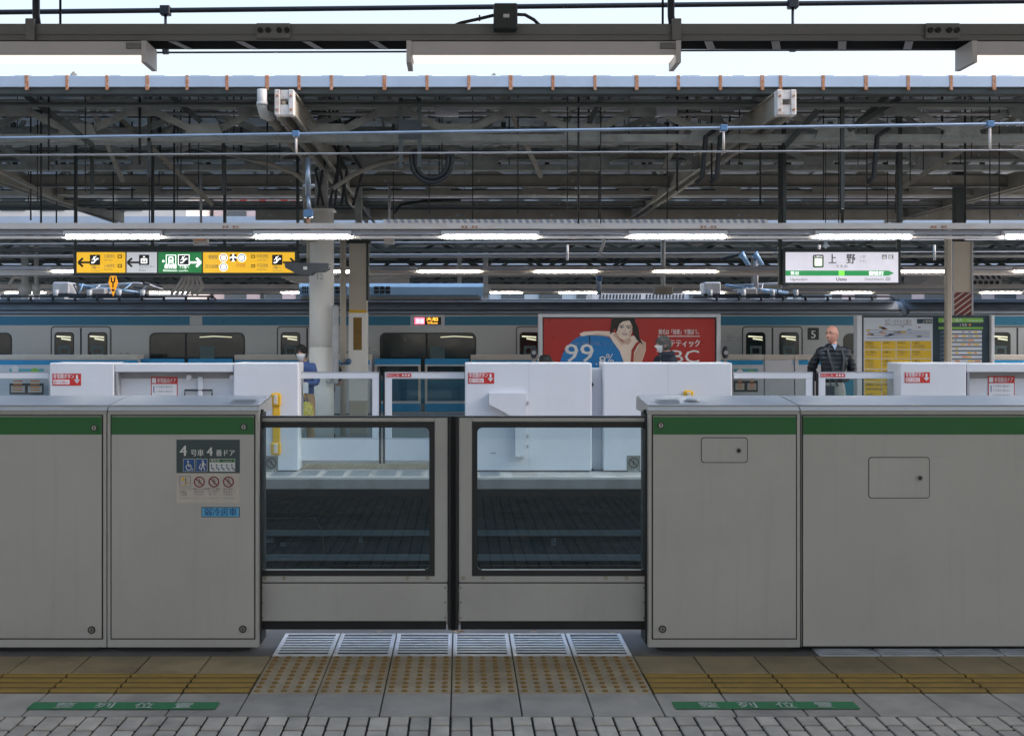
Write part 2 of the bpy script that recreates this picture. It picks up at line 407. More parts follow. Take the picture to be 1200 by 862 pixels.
    def build(s, name, parent=None, origin=None, kind=None):
        if origin is None:
            if parent is not None: origin = ORG[parent.name]
            else:
                xs, ys, zs = zip(*s.v); origin = Vector(((min(xs) + max(xs)) / 2, (min(ys) + max(ys)) / 2, min(zs)))
        origin = Vector(origin)
        me = bpy.data.meshes.new(name)
        me.from_pydata([tuple(Vector(p) - origin) for p in s.v], [], s.f)
        slots = []
        for k in s.m:
            if k not in slots: slots.append(k); me.materials.append(M[k])
        me.polygons.foreach_set('material_index', [slots.index(k) for k in s.m])
        me.polygons.foreach_set('use_smooth', s.sm)
        if any(t != 1.0 for t in s.t):
            at = me.attributes.new('tint', 'FLOAT', 'FACE'); at.data.foreach_set('value', s.t)
        else:
            at = me.attributes.new('tint', 'FLOAT', 'FACE'); at.data.foreach_set('value', [1.0] * len(s.t))
        b = bmesh.new(); b.from_mesh(me); bmesh.ops.recalc_face_normals(b, faces=b.faces); b.to_mesh(me); b.free()
        o = bpy.data.objects.new(name, me); COL.objects.link(o)
        if parent is not None: o.parent = parent
        else: o.location = origin
        ORG[o.name] = origin
        if kind: o['kind'] = kind
        return o

def thing(name, label, cat, loc, group=None):
    o = bpy.data.objects.new(name, None); COL.objects.link(o); o.location = loc; o.empty_display_size = .1
    o['label'] = label; o['category'] = cat
    if group: o['group'] = group
    ORG[o.name] = Vector(loc)
    return o
def tag(o, label, cat, group=None):
    o['label'] = label; o['category'] = cat
    if group: o['group'] = group
    return o
def dup(o, dx=0, dy=0, dz=0, label=None, top=True, parent=None):
    c = o.copy(); COL.objects.link(c)
    if top:
        c.location = o.location + Vector((dx, dy, dz))
        if label: c['label'] = label
        ORG[c.name] = ORG[o.name] + Vector((dx, dy, dz))
    else: c.parent = parent
    for ch in [k for k in o.children]: dup(ch, top=False, parent=c)
    return c

# ================================================================== SETTING: ground, platforms, tracks
DN = 5.755            # camera-side cabinets, front face
DF = 13.37            # opposite cabinets, track face
PE1, PE2 = 6.32, 12.80   # the two platform edges
XL = 26.0
m = MB(); m.box(-600, -200, -2.0, 600, 900, -1.45, 'ground'); m.build('ground', kind='structure')
m = MB(); m.box(-XL, PE1 + .02, -1.449, XL, PE2 - .02, -1.24, 'ballast'); m.build('track_bed', kind='structure')
for nm, y0, y1 in (('track_bed', 24.25, 27.9),): 
    m = MB(); m.box(-XL, y0, -1.449, XL, y1, -1.24, 'ballast'); m.build(nm, kind='structure')
m = MB()
for yc in (7.85, 11.25, 26.0):
    for s_ in (-1, 1):
        yy = yc + s_ * .56
        m.box(-XL, yy - .033, -1.12, XL, yy + .033, -1.08, 'rail_steel'); m.box(-XL, yy - .01, -1.2, XL, yy + .01, -1.121, 'rail_steel'); m.box(-XL, yy - .06, -1.22, XL, yy + .06, -1.201, 'rail_steel')
m.build('rails', kind='structure')
m = MB()
for yc in (7.85, 11.25):
    x = -XL
    while x < XL:
        m.box(x, yc - 1.0, -1.30, x + .24, yc + 1.0, -1.222, 'sleeper', .01); x += .62
m.build('sleepers', kind='structure')

# camera-side platform: base, pavers, slabs, tactile paving
m = MB(); m.box(-XL, -6, -1.449, XL, PE1, -.012, 'floor_concrete', .0)
m.build('platform_base', kind='structure')
m = MB(); m.box(-XL, PE1 - .64, -.0118, XL, PE1 - .001, -.0102, 'floor_concrete'); m.build('platform_floor', kind='structure')
T = .303; XJ = -.952
def rows(mb, y0, y1, mt, i0, i1, top=0., gap=.006, bev=.003, jit=.10, w=T, x0=XJ, shift=0.):
    for i in range(i0, i1):
        a = x0 + i * w + shift
        mb.box(a + gap / 2, y0 + gap / 2, -.018, a + w - gap / 2, y1 - gap / 2, top - .0005 * random.random(), mt, bev, 1 + random.uniform(-jit, jit))
m = MB()
m.box(-6, .2, -.011, 6, PE1 - .645, -.0085, 'grout')
m.build('paving_joints', kind='structure')
m = MB(); rows(m, 4.767, 5.068, 'slab_grey', -17, 26); m.build('paving_slabs', kind='structure')
m = MB(); rows(m, 5.372, 5.660, 'slab_beige', -17, 0); rows(m, 5.372, 5.660, 'slab_beige', 6, 26)
m.build('paving_slabs_by_cabinets', kind='structure')
m = MB()
for y0, y1, nr in ((5.068, 5.366, 5), (5.366, 5.660, 5)):
    rows(m, y0, y1, 'tactile_pale', 0, 6, jit=.07, gap=.005)
    for i in range(6):
        for a in range(5):
            for b in range(nr):
                x = XJ + (i + (a + .5) / 5) * T; y = y0 + (b + .5) / nr * (y1 - y0)
                r0, r1, h = .0145, .009, .006
                m.rings([[(x + r * math.cos(t), y + r * math.sin(t), z) for t in [2 * math.pi * q / 10 for q in range(10)]] for r, z in ((r0, -.001), (r0 * .9, h * .7), (r1, h))], 'tactile_dot')
m.build('tactile_dot_paving', kind='structure')
m = MB()
for i0, i1 in ((-17, 0), (6, 26)):
    rows(m, 5.068, 5.366, 'tactile_groove', i0, i1, jit=.12)
    for i in range(i0, i1):
        for k in range(4):
            y = 5.068 + (k + .5) * .298 / 4; a = XJ + i * T
            m.rings([[(x, y - .021, -.0006), (x, y - .015, .0065), (x, y + .015, .0065), (x, y + .021, -.0006)] for x in (a + .005, a + T - .005)], 'tactile_bar', False)
m.build('tactile_bar_paving', kind='structure')
m = MB()
w = .0855; L_ = .166
i = -60
while i < 60:
    xx = -.043 + i * w
    y = 4.762 - (.108 if i % 2 else 0.)
    if i % 2: m.box(xx + .005, y + .011, -.018, xx + w - .005, 4.762 - .002, -.0005 * random.random(), 'paver', .003, 1 + random.uniform(-.16, .16))
    while y > .4:
        m.box(xx + .005, y - L_ + .011, -.018, xx + w - .005, y - .011, -.0006 * random.random(), 'paver', .003, 1 + random.uniform(-.16, .16)); y -= L_
    i += 1
m.build('brick_pavers', kind='structure')
m = MB(); m.box(-XL, -6, -.0115, XL, .4, -.002, 'paver'); m.build('platform_paving', kind='structure')

# painted queue signs on the floor
for x0, x1, y0, y1, lab in ((-1.87, -1.055, 4.838, 4.935, 'worn green floor strip with white characters by the left cabinets'), (.925, 1.72, 4.845, 4.942, 'worn green floor strip with white characters by the right cabinets')):
    m = MB(); zz = .0035
    m.add([(x0, y0, zz), (x1, y0, zz), (x1, y1, zz), (x0, y1, zz)], [(0, 1, 2, 3)], 'sticker_green')
    for k, ch in enumerate('整列位置'):
        vs, fs = glyphs(ch); h = .078
        a0, a1 = min(v[0] for v in vs), max(v[0] for v in vs)
        cx_ = x0 + (x1 - x0) * (.19 + .21 * k)
        for q, (dx, dy) in enumerate(((0, 0), (.0012, .0), (-.0012, .001))): m.add([(cx_ + (a - (a0 + a1) / 2) * h * 1.15 + dx, y0 + .016 + b * h + dy, zz + .0020 + q * .0004) for a, b in vs], fs, 'sticker_letter')
    tag(m.build('queue_floor_marking'), lab, 'floor marking', 'green queue markings on the floor')

# drain grates
def grate(x0, x1, y0, y1, slots, label, group):
    t = thing('floor_grate', label, 'drain grate', ((x0 + x1) / 2, (y0 + y1) / 2, -.008), group)
    m = MB(); e = .004
    m.box(x0 + e, y0, -.008, x0 + .024, y1, .001, 'grate_steel', .0015); m.box(x1 - .024, y0, -.008, x1 - e, y1, .001, 'grate_steel', .0015)
    m.box(x0 + .024, y0, -.008, x1 - .024, y0 + .022, .0008, 'grate_steel'); m.box(x0 + .024, y1 - .022, -.008, x1 - .024, y1, .0008, 'grate_steel')
    m.build('frame', t)
    m = MB(); p = (y1 - y0 - .044) / slots
    for k in range(1, slots):
        yc = y0 + .022 + k * p; m.box(x0 + .024, yc - p * .22, -.0035, x1 - .024, yc + p * .22, .0005, 'grate_steel', .001)
    m.build('bars', t)
    m = MB(); m.box(x0 + .022, y0 + .02, -.0082, x1 - .022, y1 - .02, -.0045, 'dark_hole'); m.build('drain_channel', t)
ords = ['first', 'second', 'third', 'fourth', 'fifth', 'sixth']
for k in range(6):
    grate(XJ + k * T, XJ + (k + 1) * T, 5.670, 6.09, 8, f'{ords[k]} of six slotted steel floor grates from the left, in front of the glass gate', 'slotted grates in front of the gate')
for k in range(4):
    x0 = X(958, 5.7) + k * .312
    grate(x0, x0 + .312, 5.672, 5.80, 3, f'{ords[k]} narrow bluish floor grate from the left under the plain right-hand cabinet', 'grates under the plain cabinet')

# ================================================================== camera-side platform doors
def lock(parent, x, z, y, r=.017, mt='lock_steel'):
    m = MB(); m.disc(x, z, r, y - .006, y + .002, mt); m.ring2(x, z, r * .72, r * .98, y - .0075, 'dark_hole')
    m.box(x - .002, y - .0085, z - .007, x + .002, y - .0062, z + .007, 'dark_hole'); return m.build('lock', parent)
def near_cabinet(x0, x1, label, framed=True, inset=(0, 0)):
    t = thing('platform_door_cabinet', label, 'door cabinet', ((x0 + x1) / 2, 5.95, 0), 'camera side platform door cabinets')
    zb = .018 if framed else .022
    m = MB()
    m.prism_x([(DN, zb), (DN, 1.206), (5.765, 1.214), (5.765, 1.221), (DN + .002, 1.226), (5.80, 1.2485), (5.826, 1.2505), (5.826, zb)], x0, x1, 'cabinet_grey')
    m.prism_x([(5.8265, zb), (5.8265, 1.248), (6.14, 1.277), (6.16, 1.27), (6.16, zb)], x0 + inset[0], x1 - inset[1], 'cabinet_grey')
    if inset != (0, 0): m.prism_x([(5.827, 1.2055), (5.827, 1.2475), (6.139, 1.2765), (6.159, 1.2695), (6.159, 1.2055)], *((x0, x0 + inset[0] - .001) if inset[0] else (x1 - inset[1] + .001, x1)), 'cabinet_grey')
    m.build('body', t)
    m = MB(); m.prism_x([(5.795, 1.2480), (6.139, 1.2792), (6.139, 1.2822), (5.795, 1.2510)], x0 + .002, x1 - .002, 'cabinet_top'); m.build('top_cover', t)
    m = MB()
    if framed: m.box(x0 + .05, DN + .02, .0, x1 - .05, 6.12, zb, 'dark_hole')
    else: m.box(x0 + .02, DN + .12, -.004, x1 - .02, 6.12, zb, 'dark_hole')
    m.build('plinth', t)
    a0, a1 = (x0 + .022, x1 - .022) if framed else (x0 + .008, x1 - .008)
    z0 = .064 if framed else .024
    m = MB(); m.box(a0 - .006, DN - .0015, z0 - .006, a1 + .006, DN + .001, 1.2045, 'groove'); m.build('panel_gap', t)
    p = MB(); p.box(a0, DN - .006, z0, a1, DN - .001, 1.198, 'cabinet_grey', .002); p = p.build('front_panel', t)
    m = MB(); m.box(a0 + .0005, DN - .0075, 1.104, a1 - .0005, DN - .0045, 1.1945, 'stripe_green'); m.build('green_stripe', p)
    return t, p
def hatch(p, x0, z0, x1, z1, lx, lz):
    m = MB(); m.rrect(x0 - .004, z0 - .004, x1 + .004, z1 + .004, .016, DN - .0065, DN - .003, 'groove'); m.rrect(x0, z0, x1, z1, .013, DN - .0085, DN - .003, 'cabinet_grey')
    m.disc(lx, lz, .015, DN - .013, DN - .008, 'dark_hole'); m.ring2(lx, lz, .010, .0165, DN - .0135, 'lock_steel'); m.build('access_hatch', p)
xa, xb = X(125.5, DN), X(303, DN)
t1, p1 = near_cabinet(-8., xa - .004, 'plain grey green-striped cabinet at the far left edge of the photo')
lock(p1, X(111, DN), Z(501, DN), DN - .007); lock(p1, X(108, DN), Z(737, DN), DN - .006, .019)
t2, p2 = near_cabinet(xa + .002, xb, 'grey green-striped cabinet carrying the car number and priority stickers', inset=(0, .13))
lock(p2, X(286, DN), Z(500, DN), DN - .007); lock(p2, X(285, DN), Z(736, DN), DN - .006, .019)
xc, xd = X(760, DN), X(937.5, DN)
t3, p3 = near_cabinet(xc, xd, 'grey green-striped cabinet with a small lockable hatch right of the gate', inset=(.13, 0))
lock(p3, X(774, DN), Z(498, DN), DN - .007); lock(p3, X(776, DN), Z(736, DN), DN - .006, .019)
hatch(p3, X(822, DN), Z(541, DN), X(875, DN), Z(513, DN), X(865, DN), Z(527.5, DN))
t4, p4 = near_cabinet(xd + .006, 9., 'wide plain grey cabinet with a larger hatch at the right edge, over blue floor grates', False)
hatch(p4, X(1018, DN), Z(582.5, DN), X(1088, DN), Z(536, DN), X(1077, DN), Z(559.5, DN))
# stickers and sensor on the sloped tops
def on_top(px, py0, py1, w, mt, parent, name, bars=0):
    y0, y1 = 5.84, 5.98; zf = lambda y: 1.2512 + (y - 5.795) * .0907 + .003
    xc_ = X(px, 5.9)
    m = MB(); m.add([(xc_ - w / 2, y0, zf(y0)), (xc_ + w / 2, y0, zf(y0)), (xc_ + w / 2, y1, zf(y1)), (xc_ - w / 2, y1, zf(y1))], [(0, 1, 2, 3)], mt)
    for k in range(bars):
        for c in range(9):
            yy = y0 + .022 + k * .027; xx = xc_ - w / 2 + .012 + c * w * .105
            m.add([(xx, yy, zf(yy) + .002), (xx + w * .075, yy, zf(yy) + .002), (xx + w * .075, yy + .013, zf(yy + .013) + .002), (xx, yy + .013, zf(yy + .013) + .002)], [(0, 1, 2, 3)], 'sign_dark')
    return m.build(name, parent)
on_top(284, 0, 0, .125, 'soft_ink', t2, 'notice_sticker', 4)
on_top(782, 0, 0, .12, 'soft_ink', t3, 'notice_sticker', 4)
m = MB(); xx = X(811, 5.93); zz = 1.2512 + .135 * .0907
m.rings([[(xx + r * math.cos(t), 5.93 + r * math.sin(t), zz + h + r * math.sin(t) * .09) for t in [2 * math.pi * q / 20 for q in range(20)]] for r, h in ((.04, -.002), (.04, .006), (.030, .012), (.012, .014))], 'lock_steel')
m.build('push_button', t3)

# car number sticker: words and pictograms
def walker(m, x, z, s, y, mt):
    m.ell(x, z + .42 * s, .10 * s, .10 * s, y, mt); m.poly([(x - .12 * s, z + .28 * s), (x + .12 * s, z + .28 * s), (x + .10 * s, z - .05 * s), (x - .10 * s, z - .05 * s)], y, mt)
    m.line2([(x - .05 * s, z - .03 * s), (x - .18 * s, z - .45 * s)], .09 * s, y, mt); m.line2([(x + .05 * s, z - .03 * s), (x + .18 * s, z - .45 * s)], .09 * s, y, mt)
    m.line2([(x + .1 * s, z + .24 * s), (x + .28 * s, z + .02 * s)], .07 * s, y, mt)
yS = DN - .0085
S = lambda px, py: (X(px, DN), Z(py, DN))
m = MB()
x0, z1 = S(207.3, 514.8); x1, zm = S(281.3, 553.8); _, z0 = S(0, 588.5)
m.box(x0, yS, zm, x1, yS + .002, z1, 'sign_dark'); m.box(x0, yS, z0, x1, yS + .002, zm - .0005, 'sign_beige')
y1 = yS - .002
for ch, px, py, h in (('4', 211.5, 533.5, .060), ('4', 243, 533.5, .050)):
    m.text(ch, X(px, DN), Z(py, DN), y1, h, 'letter_grey', bold=.0016)
m.text('号車', X(224.2, DN), Z(533.2, DN), y1, .029, 'letter_grey', width=.065, bold=.0008); m.text('番ドア', X(253.6, DN), Z(533.2, DN), y1, .029, 'letter_grey', width=.096, bold=.0008)
for a in (215.2, 230.0):
    xx, zt = S(a, 537); xx2, zb = S(a + 13.6, 552); m.rect(xx, zb, xx2, zt, y1, 'letter_grey'); m.rect(xx + .002, zb + .002, xx2 - .002, zt - .002, y1 - .0015, 'sign_blue')
cx_, cz_ = S(222, 545.5); y2 = y1 - .003
m.ring2(cx_, cz_ - .006, .012, .016, y2, 'letter_grey', 20); m.ell(cx_ - .004, cz_ + .023, .005, .005, y2, 'letter_grey', 12)
m.line2([(cx_ - .004, cz_ + .016), (cx_ - .002, cz_ - .001), (cx_ + .011, cz_ - .001), (cx_ + .017, cz_ - .018), (cx_ + .022, cz_ - .016)], .005, y2, 'letter_grey')
cx_, cz_ = S(238.5, 545); walker(m, cx_, cz_, .052, y2, 'letter_grey'); m.line2([(cx_ - .012, cz_ + .008), (cx_ - .020, cz_ - .014), (cx_ - .006, cz_ - .016)], .004, y2, 'letter_grey')
xx, zt = S(246, 537); xx2, zb = S(276, 552); m.rect(xx, zb, xx2, zt, y1, 'letter_grey'); m.rect(xx + .002, zt - .018, xx2 - .002, zt - .002, y2, 'stripe_green')
m.text('優先席', xx + .008, zt - .0155, y2 - .0015, .012, 'letter_grey'); m.text('Priority Seat', xx + .072, zt - .013, y2 - .0015, .007, 'letter_grey')
for k in range(5):
    a = xx + .014 + k * .026; b = zb + .018
    m.ell(a - .003, b + .016, .004, .004, y2, 'sign_blue', 10); m.line2([(a - .003, b + .010), (a - .001, b - .003), (a + .008, b - .003), (a + .009, b - .013)], .0045, y2, 'sign_blue')
xx, zt = S(211, 557); m.frame2(xx, zt - .056, xx + .056, zt, .002, y1, 'grey_ink')
m.poly([(xx + .008, zt - .024), (xx + .018, zt - .004), (xx + .030, zt - .024)], y1 - .001, 'yellow_paint'); m.line2([(xx + .032, zt - .01), (xx + .032, zt - .045)], .004, y1, 'grey_ink'); m.line2([(xx + .018, zt - .05), (xx + .05, zt - .03)], .004, y1, 'yellow_paint')
for k, px in enumerate((234.2, 251.2, 268.2)):
    a, b = S(px, 564); walker(m, a, b, .032, y1, 'grey_ink'); m.ring2(a, b, .022, .028, y1 - .0015, 'dark_red', 24); m.line2([(a - .017, b + .017), (a + .017, b - .017)], .005, y1 - .003, 'dark_red')
for k, (px, ls) in enumerate(((211, ('ドアにさわら', '戸袋に', 'ご注意')), (228, ('駆け込み乗車', 'はおやめ', 'ください')), (245, ('ドアに物を', '立てかけ', 'ないで')), (262, ('身を乗り', '出さないで', 'ください')))):
    for j, tx in enumerate(ls): m.text(tx, X(px, DN), Z(573.4 + j * 3.2, DN), y1, .0105, 'grey_ink')
    m.text('Please be careful', X(px, DN), Z(583.5, DN), y1, .006, 'grey_ink', width=.060)
m.build('car_number_sticker', p2)
m = MB(); x0, z1 = S(236.6, 593.6); x1, z0 = S(281.3, 605.3)
m.box(x0, yS, z0, x1, yS + .002, z1, 'black_ink'); m.rect(x0 + .003, z0 + .003, x1 - .003, z1 - .003, yS - .001, 'sign_sky'); m.text('弱冷房車', (x0 + x1) / 2, z0 + .011, yS - .0025, .034, 'sign_blue', 'c', width=.165, bold=.0009)
m.build('cooling_car_sticker', p2)

# sliding gate leaves
DG = 5.85
def near_leaf(x0, x1, edge_right, label):
    t = thing('sliding_gate', label, 'platform gate', ((x0 + x1) / 2, DG, .1), 'glass gate leaves on the camera side')
    z0, z1 = .122, 1.186; s = 1 if edge_right else -1
    # frame: window hole from px 307-511 (left leaf)
    zr0, zr1 = Z(667, DG), Z(500.5, DG)
    if edge_right: ix0, ix1 = x0 - .03, x1 - .085
    else: ix0, ix1 = x0 + .085, x1 + .03
    m = MB()
    vx0, vx1 = x0, x1
    if edge_right: x0 -= .11
    else: x1 += .11
    gx0, gx1 = (x0, ix1) if edge_right else (ix0, x1)
    # stile, top rail, lower part, built as bevelled members
    if edge_right: m.box(ix1 + .016, DG - .02, .338, x1, DG + .02, z1 - .001, 'gate_grey', .003)
    else: m.box(x0, DG - .02, .338, ix0 - .016, DG + .02, z1 - .001, 'gate_grey', .003)
    m.box(gx0, DG - .0195, zr1 + .030, gx1 + (.016 if edge_right else 0), DG + .0195, z1 - .0015, 'gate_grey', .003) if edge_right else m.box(gx0 - .016, DG - .0195, zr1 + .030, gx1, DG + .0195, z1 - .0015, 'gate_grey', .003)
    m.box(x0 + .002, DG - .0205, .332, x1 - .002, DG + .0205, zr0 - .030, 'gate_grey', .003)
    m.build('frame', t)
    m = MB(); m.box(x0 + .002, DG - .022, z0 + .01, x1 - .002, DG + .022, .327, 'gate_grey', .003); m.build('kick_panel', t)
    m = MB(); m.box(x0, DG - .019, .3271, x1, DG + .019, .3319, 'groove'); m.box(x0 + .01, DG - .015, .088, x1 - .01, DG + .015, z0 + .0095, 'groove'); m.build('joint_strip', t)
    m = MB()
    if edge_right: m.hole_plate(x0, zr0 - .029, ix1 + .0155, zr1 + .029, .001, vx0 + .003, zr0, ix1 - .012, zr1, .026, DG - .0185, DG + .0185, 'rubber')
    else: m.hole_plate(ix0 - .0155, zr0 - .029, x1, zr1 + .029, .001, ix0 + .012, zr0, vx1 - .003, zr1, .026, DG - .0185, DG + .0185, 'rubber')
    m.build('window_gasket', t)
    m = MB(); e0, e1 = (vx0 + .03, ix1 - .035) if edge_right else (ix0 + .035, vx1 - .03); m.box(e0, DG - .0195, zr0 + .0005, e1, DG - .012, zr0 + .005, 'glass_edge_highlight'); m.build('edge_highlight', t)  # pale strip paints the lit lower edge of the glass
    m = MB(); m.box(gx0 + .004, DG - .003, zr0 - .01, gx1 - .004, DG + .003, zr1 + .01, 'gate_glass'); m.build('window_pane', t)
    xe = x1 if edge_right else x0
    m = MB(); m.box(xe, DG - .03, .088, xe + s * .018, DG + .03, z1 + .006, 'rubber', .004); m.box(xe + s * .018, DG - .012, .08, xe + s * .028, DG + .012, z1 + .006, 'rubber', .003); m.build('edge_seal', t)
    m = MB(); m.box(x0, DG - .024, z1, x1, DG + .024, z1 + .006, 'frame_dark', .002); m.build('top_trim', t)
    m = MB(); x0, x1 = vx0, vx1; L_ = x1 - x0
    for q in (.025, .125, L_ - .21, L_ - .105): m.disc(x0 + q, Z(676, DG), .0095, DG - .0265, DG - .019, 'screw_brass', 14)
    for q in (.012, L_ - .015):
        for zq in (.15, .23, .305): m.disc(x0 + q, zq, .0035, DG - .0245, DG - .021, 'dark_hole', 8)
    m.build('screws', t)
near_leaf(X(305.5, DG), X(525, DG), True, 'left glazed sliding gate leaf meeting the other at the centre seam')
near_leaf(X(537.5, DG), X(757, DG), False, 'right glazed sliding gate leaf meeting the other at the centre seam')
for x, lab, px in ((X(304.5, 5.80), 'black rubber door post between the left cabinet and left gate leaf', 0), (X(758, 5.80), 'black rubber door post between the right cabinet and right gate leaf', 0)):
    m = MB(); m.box(x - .007, 5.80, .02, x + .007, 5.95, 1.21, 'rubber', .003); m.box(x - .012, 5.82, 1.2, x + .012, 5.86, 1.226, 'rubber', .003)
    tag(m.build('gate_guide_post'), lab, 'door post')
# fallen leaves under the gate
for k, (px, d_, lab) in enumerate(((537, 6.1, 'curled brown dry leaf below the gate seam'), (626, 6.12, 'small dry leaf on the floor under the right gate leaf'), (718, 6.1, 'small dry leaf on the floor beside the right cabinet'), (445, 6.12, 'small dry leaf on the floor under the left gate leaf'))):
    x = X(px, d_); q = .03 if k == 0 else .018; m = MB()
    ps = [(x + q * math.cos(t), d_ + .5 * q * math.sin(t), .004 + .012 * (k == 0) * abs(math.sin(t * 1.5)) + .003 * math.cos(2 * t)) for t in [2 * math.pi * i / 10 for i in range(10)]]
    m.add(ps + [(x, d_, .003)], [(i, (i + 1) % 10, 10) for i in range(10)], 'tan_cloth'); tag(m.build('dry_leaf'), lab, 'leaf')

# ================================================================== opposite platform
XF = 20.0
m = MB()
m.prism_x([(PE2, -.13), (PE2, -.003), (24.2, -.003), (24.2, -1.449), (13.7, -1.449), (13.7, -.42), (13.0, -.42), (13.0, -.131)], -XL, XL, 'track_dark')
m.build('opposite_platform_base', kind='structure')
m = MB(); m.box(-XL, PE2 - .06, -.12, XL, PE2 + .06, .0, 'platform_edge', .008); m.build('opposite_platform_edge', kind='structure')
m = MB(); m.box(-XL, PE2 + .061, -.02, XL, 24.2, .0, 'far_floor'); m.build('opposite_platform_floor', kind='structure')
m = MB()
for zc, h in ((-.665, .11), (-.95, .12), (-.27, .03)):
    m.box(-XL, 13.02, zc - h * .3, XL, 13.07, zc + h * .3, 'ledge_grey', .006)
m.build('platform_side_ledges', kind='structure')
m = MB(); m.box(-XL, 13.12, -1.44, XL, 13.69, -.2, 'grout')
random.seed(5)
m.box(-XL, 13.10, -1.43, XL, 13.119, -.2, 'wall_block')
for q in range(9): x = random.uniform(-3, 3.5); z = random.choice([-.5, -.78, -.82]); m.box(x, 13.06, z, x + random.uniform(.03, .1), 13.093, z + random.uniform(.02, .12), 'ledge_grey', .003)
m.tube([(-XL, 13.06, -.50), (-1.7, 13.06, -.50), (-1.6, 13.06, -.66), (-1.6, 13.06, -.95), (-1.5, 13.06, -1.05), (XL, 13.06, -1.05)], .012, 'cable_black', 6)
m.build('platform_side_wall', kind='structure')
m = MB()
i = 0
for x in [X(350, 13.4) + .303 * k for k in range(-1, 8)]:
    m.box(x + .004, 13.66, .0005, x + .299, 14.25, .004, 'far_tactile', .001, 1 + random.uniform(-.08, .08))
    for a in range(6):
        for b in range(10): m.disc(0, 0, 0, 0, 0, 'tactile_dot') if False else m.box(x + .03 + a * .046, 13.69 + b * .055, .004, x + .056 + a * .046, 13.72 + b * .055, .010, 'far_tactile', .003)
    m.box(x + .004, 12.90, .0005, x + .299, 13.58, .0035, 'far_slab', .001, 1 + random.uniform(-.12, .12))
    m.box(x + .03, 12.95, .0036, x + .26, 13.5, .006, 'far_grate', .001)
m.build('opposite_tactile_paving', kind='structure')
m = MB()
x = -9.
while x < 12:
    m.box(x + .004, 12.862, .0004, x + .29, 13.36, .003, 'far_slab', .001, 1 + random.uniform(-.2, .15)); x += .3
m.build('opposite_edge_slabs', kind='structure')

def red_sticker(parent, px, py, d, y, w=.34):
    x, z = X(px, d), Z(py, d); m = MB(); h = w * .42
    m.rect(x, z - h, x + w, z, y, 'red_sign'); m.text('非常開ボタン', x + .012, z - h * .40, y - .003, .052, 'white_sign', width=w * .72, bold=.0012)
    m.rect(x + .012, z - h * .90, x + w * .60, z - h * .52, y - .003, 'white_sign'); m.text('開ける時は', x + .018, z - h * .84, y - .006, .036, 'red_sign', width=w * .5)
    c = x + w * .86; m.line2([(c, z - h * .12), (c, z - h * .62)], .022, y - .003, 'white_sign'); m.poly([(c - .034, z - h * .50), (c + .034, z - h * .50), (c, z - h * .82)], y - .003, 'white_sign')
    return m.build('emergency_sticker', parent)
def far_cabinet(px0, px1, label, seam=None, top=1.296):
    x0, x1 = X(px0, DF), X(px1, DF)
    t = thing('platform_door_cabinet', label, 'door cabinet', ((x0 + x1) / 2, DF + .2, 0), 'white cabinets on the opposite platform')
    m = MB(); m.box(x0, DF, .014, x1, DF + .42, top, 'white_paint', .012); m.build('body', t)
    m = MB(); m.box(x0 + .03, DF + .03, .0, x1 - .03, DF + .4, .0138, 'dark_hole'); m.build('plinth', t)
    if seam:
        m = MB(); m.box(X(seam, DF) - .002, DF - .001, .03, X(seam, DF) + .002, DF + .01, top - .013, 'white_seam'); m.build('seam', t)
    return t
def small_panel(parent, px, py, y, d=DF):
    x, z = X(px, d), Z(py, d); m = MB(); w, h = .16, .22
    m.rect(x - w / 2, z - h, x + w / 2, z, y, 'sign_grey'); m.ring2(x, z - .085, .050, .062, y - .002, 'black_ink'); m.line2([(x - .04, z - .045), (x + .04, z - .125)], .012, y - .002, 'black_ink'); walker(m, x, z - .085, .06, y - .003, 'black_ink')
    m.text('立入禁止', x, z - .19, y - .002, .03, 'letter_grey', 'c', width=.12); return m.build('no_entry_sticker', parent)
c = far_cabinet(58, 133.5, 'white cabinet on the opposite platform at far left with a red sticker')
red_sticker(c, 61.5, 437.5, DF, DF - .003)
def recessed(px0, px1, label):
    x0, x1 = X(px0, DF), X(px1, DF)
    t = thing('recessed_door_unit', label, 'door unit', ((x0 + x1) / 2, DF + .2, 0), 'recessed units on the opposite platform')
    m = MB(); m.box(x0, DF + .01, 1.185, x1, DF + .40, 1.288, 'white_paint', .008); m.build('top_rail', t)
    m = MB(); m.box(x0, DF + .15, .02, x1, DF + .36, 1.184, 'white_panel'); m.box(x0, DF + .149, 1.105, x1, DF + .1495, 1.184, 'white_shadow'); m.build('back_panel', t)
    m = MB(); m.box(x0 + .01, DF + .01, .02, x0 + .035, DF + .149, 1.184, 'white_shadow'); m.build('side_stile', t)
    return t, x0, x1
def warning_sheet(parent, px, py, y):
    x, z = X(px, DF), Z(py, DF); m = MB(); w, h = .32, .30
    m.rect(x, z - h, x + w, z, y, 'red_sign'); m.rect(x + .01, z - h + .01, x + w - .01, z - .085, y - .002, 'white_sign'); m.rect(x + .012, z - .072, x + .062, z - .014, y - .002, 'white_sign')
    m.text('非常脱出ドア', x + .075, z - .066, y - .002, .05, 'white_sign', width=.225, bold=.001)
    for k in range(3): m.text('ドアを押すと開きます', x + .06, z - .13 - k * .055, y - .004, .022, 'grey_ink', width=.2)
    m.line2([(x + .035, z - .11), (x + .035, z - .19)], .01, y - .004, 'sign_blue'); m.build('warning_sheet', parent)
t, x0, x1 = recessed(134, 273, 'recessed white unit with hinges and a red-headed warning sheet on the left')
warning_sheet(t, 173, 442, DF + .145)
m = MB()
for px in (219, 270): h = MB(); h.disc(X(px, DF), Z(442.5, DF), .03, DF + .09, DF + .149, 'white_paint'); h.box(X(px, DF) - .05, DF + .10, Z(441, DF), X(px, DF) + .05, DF + .148, Z(439, DF), 'white_shadow'); h.build('hinge', t)
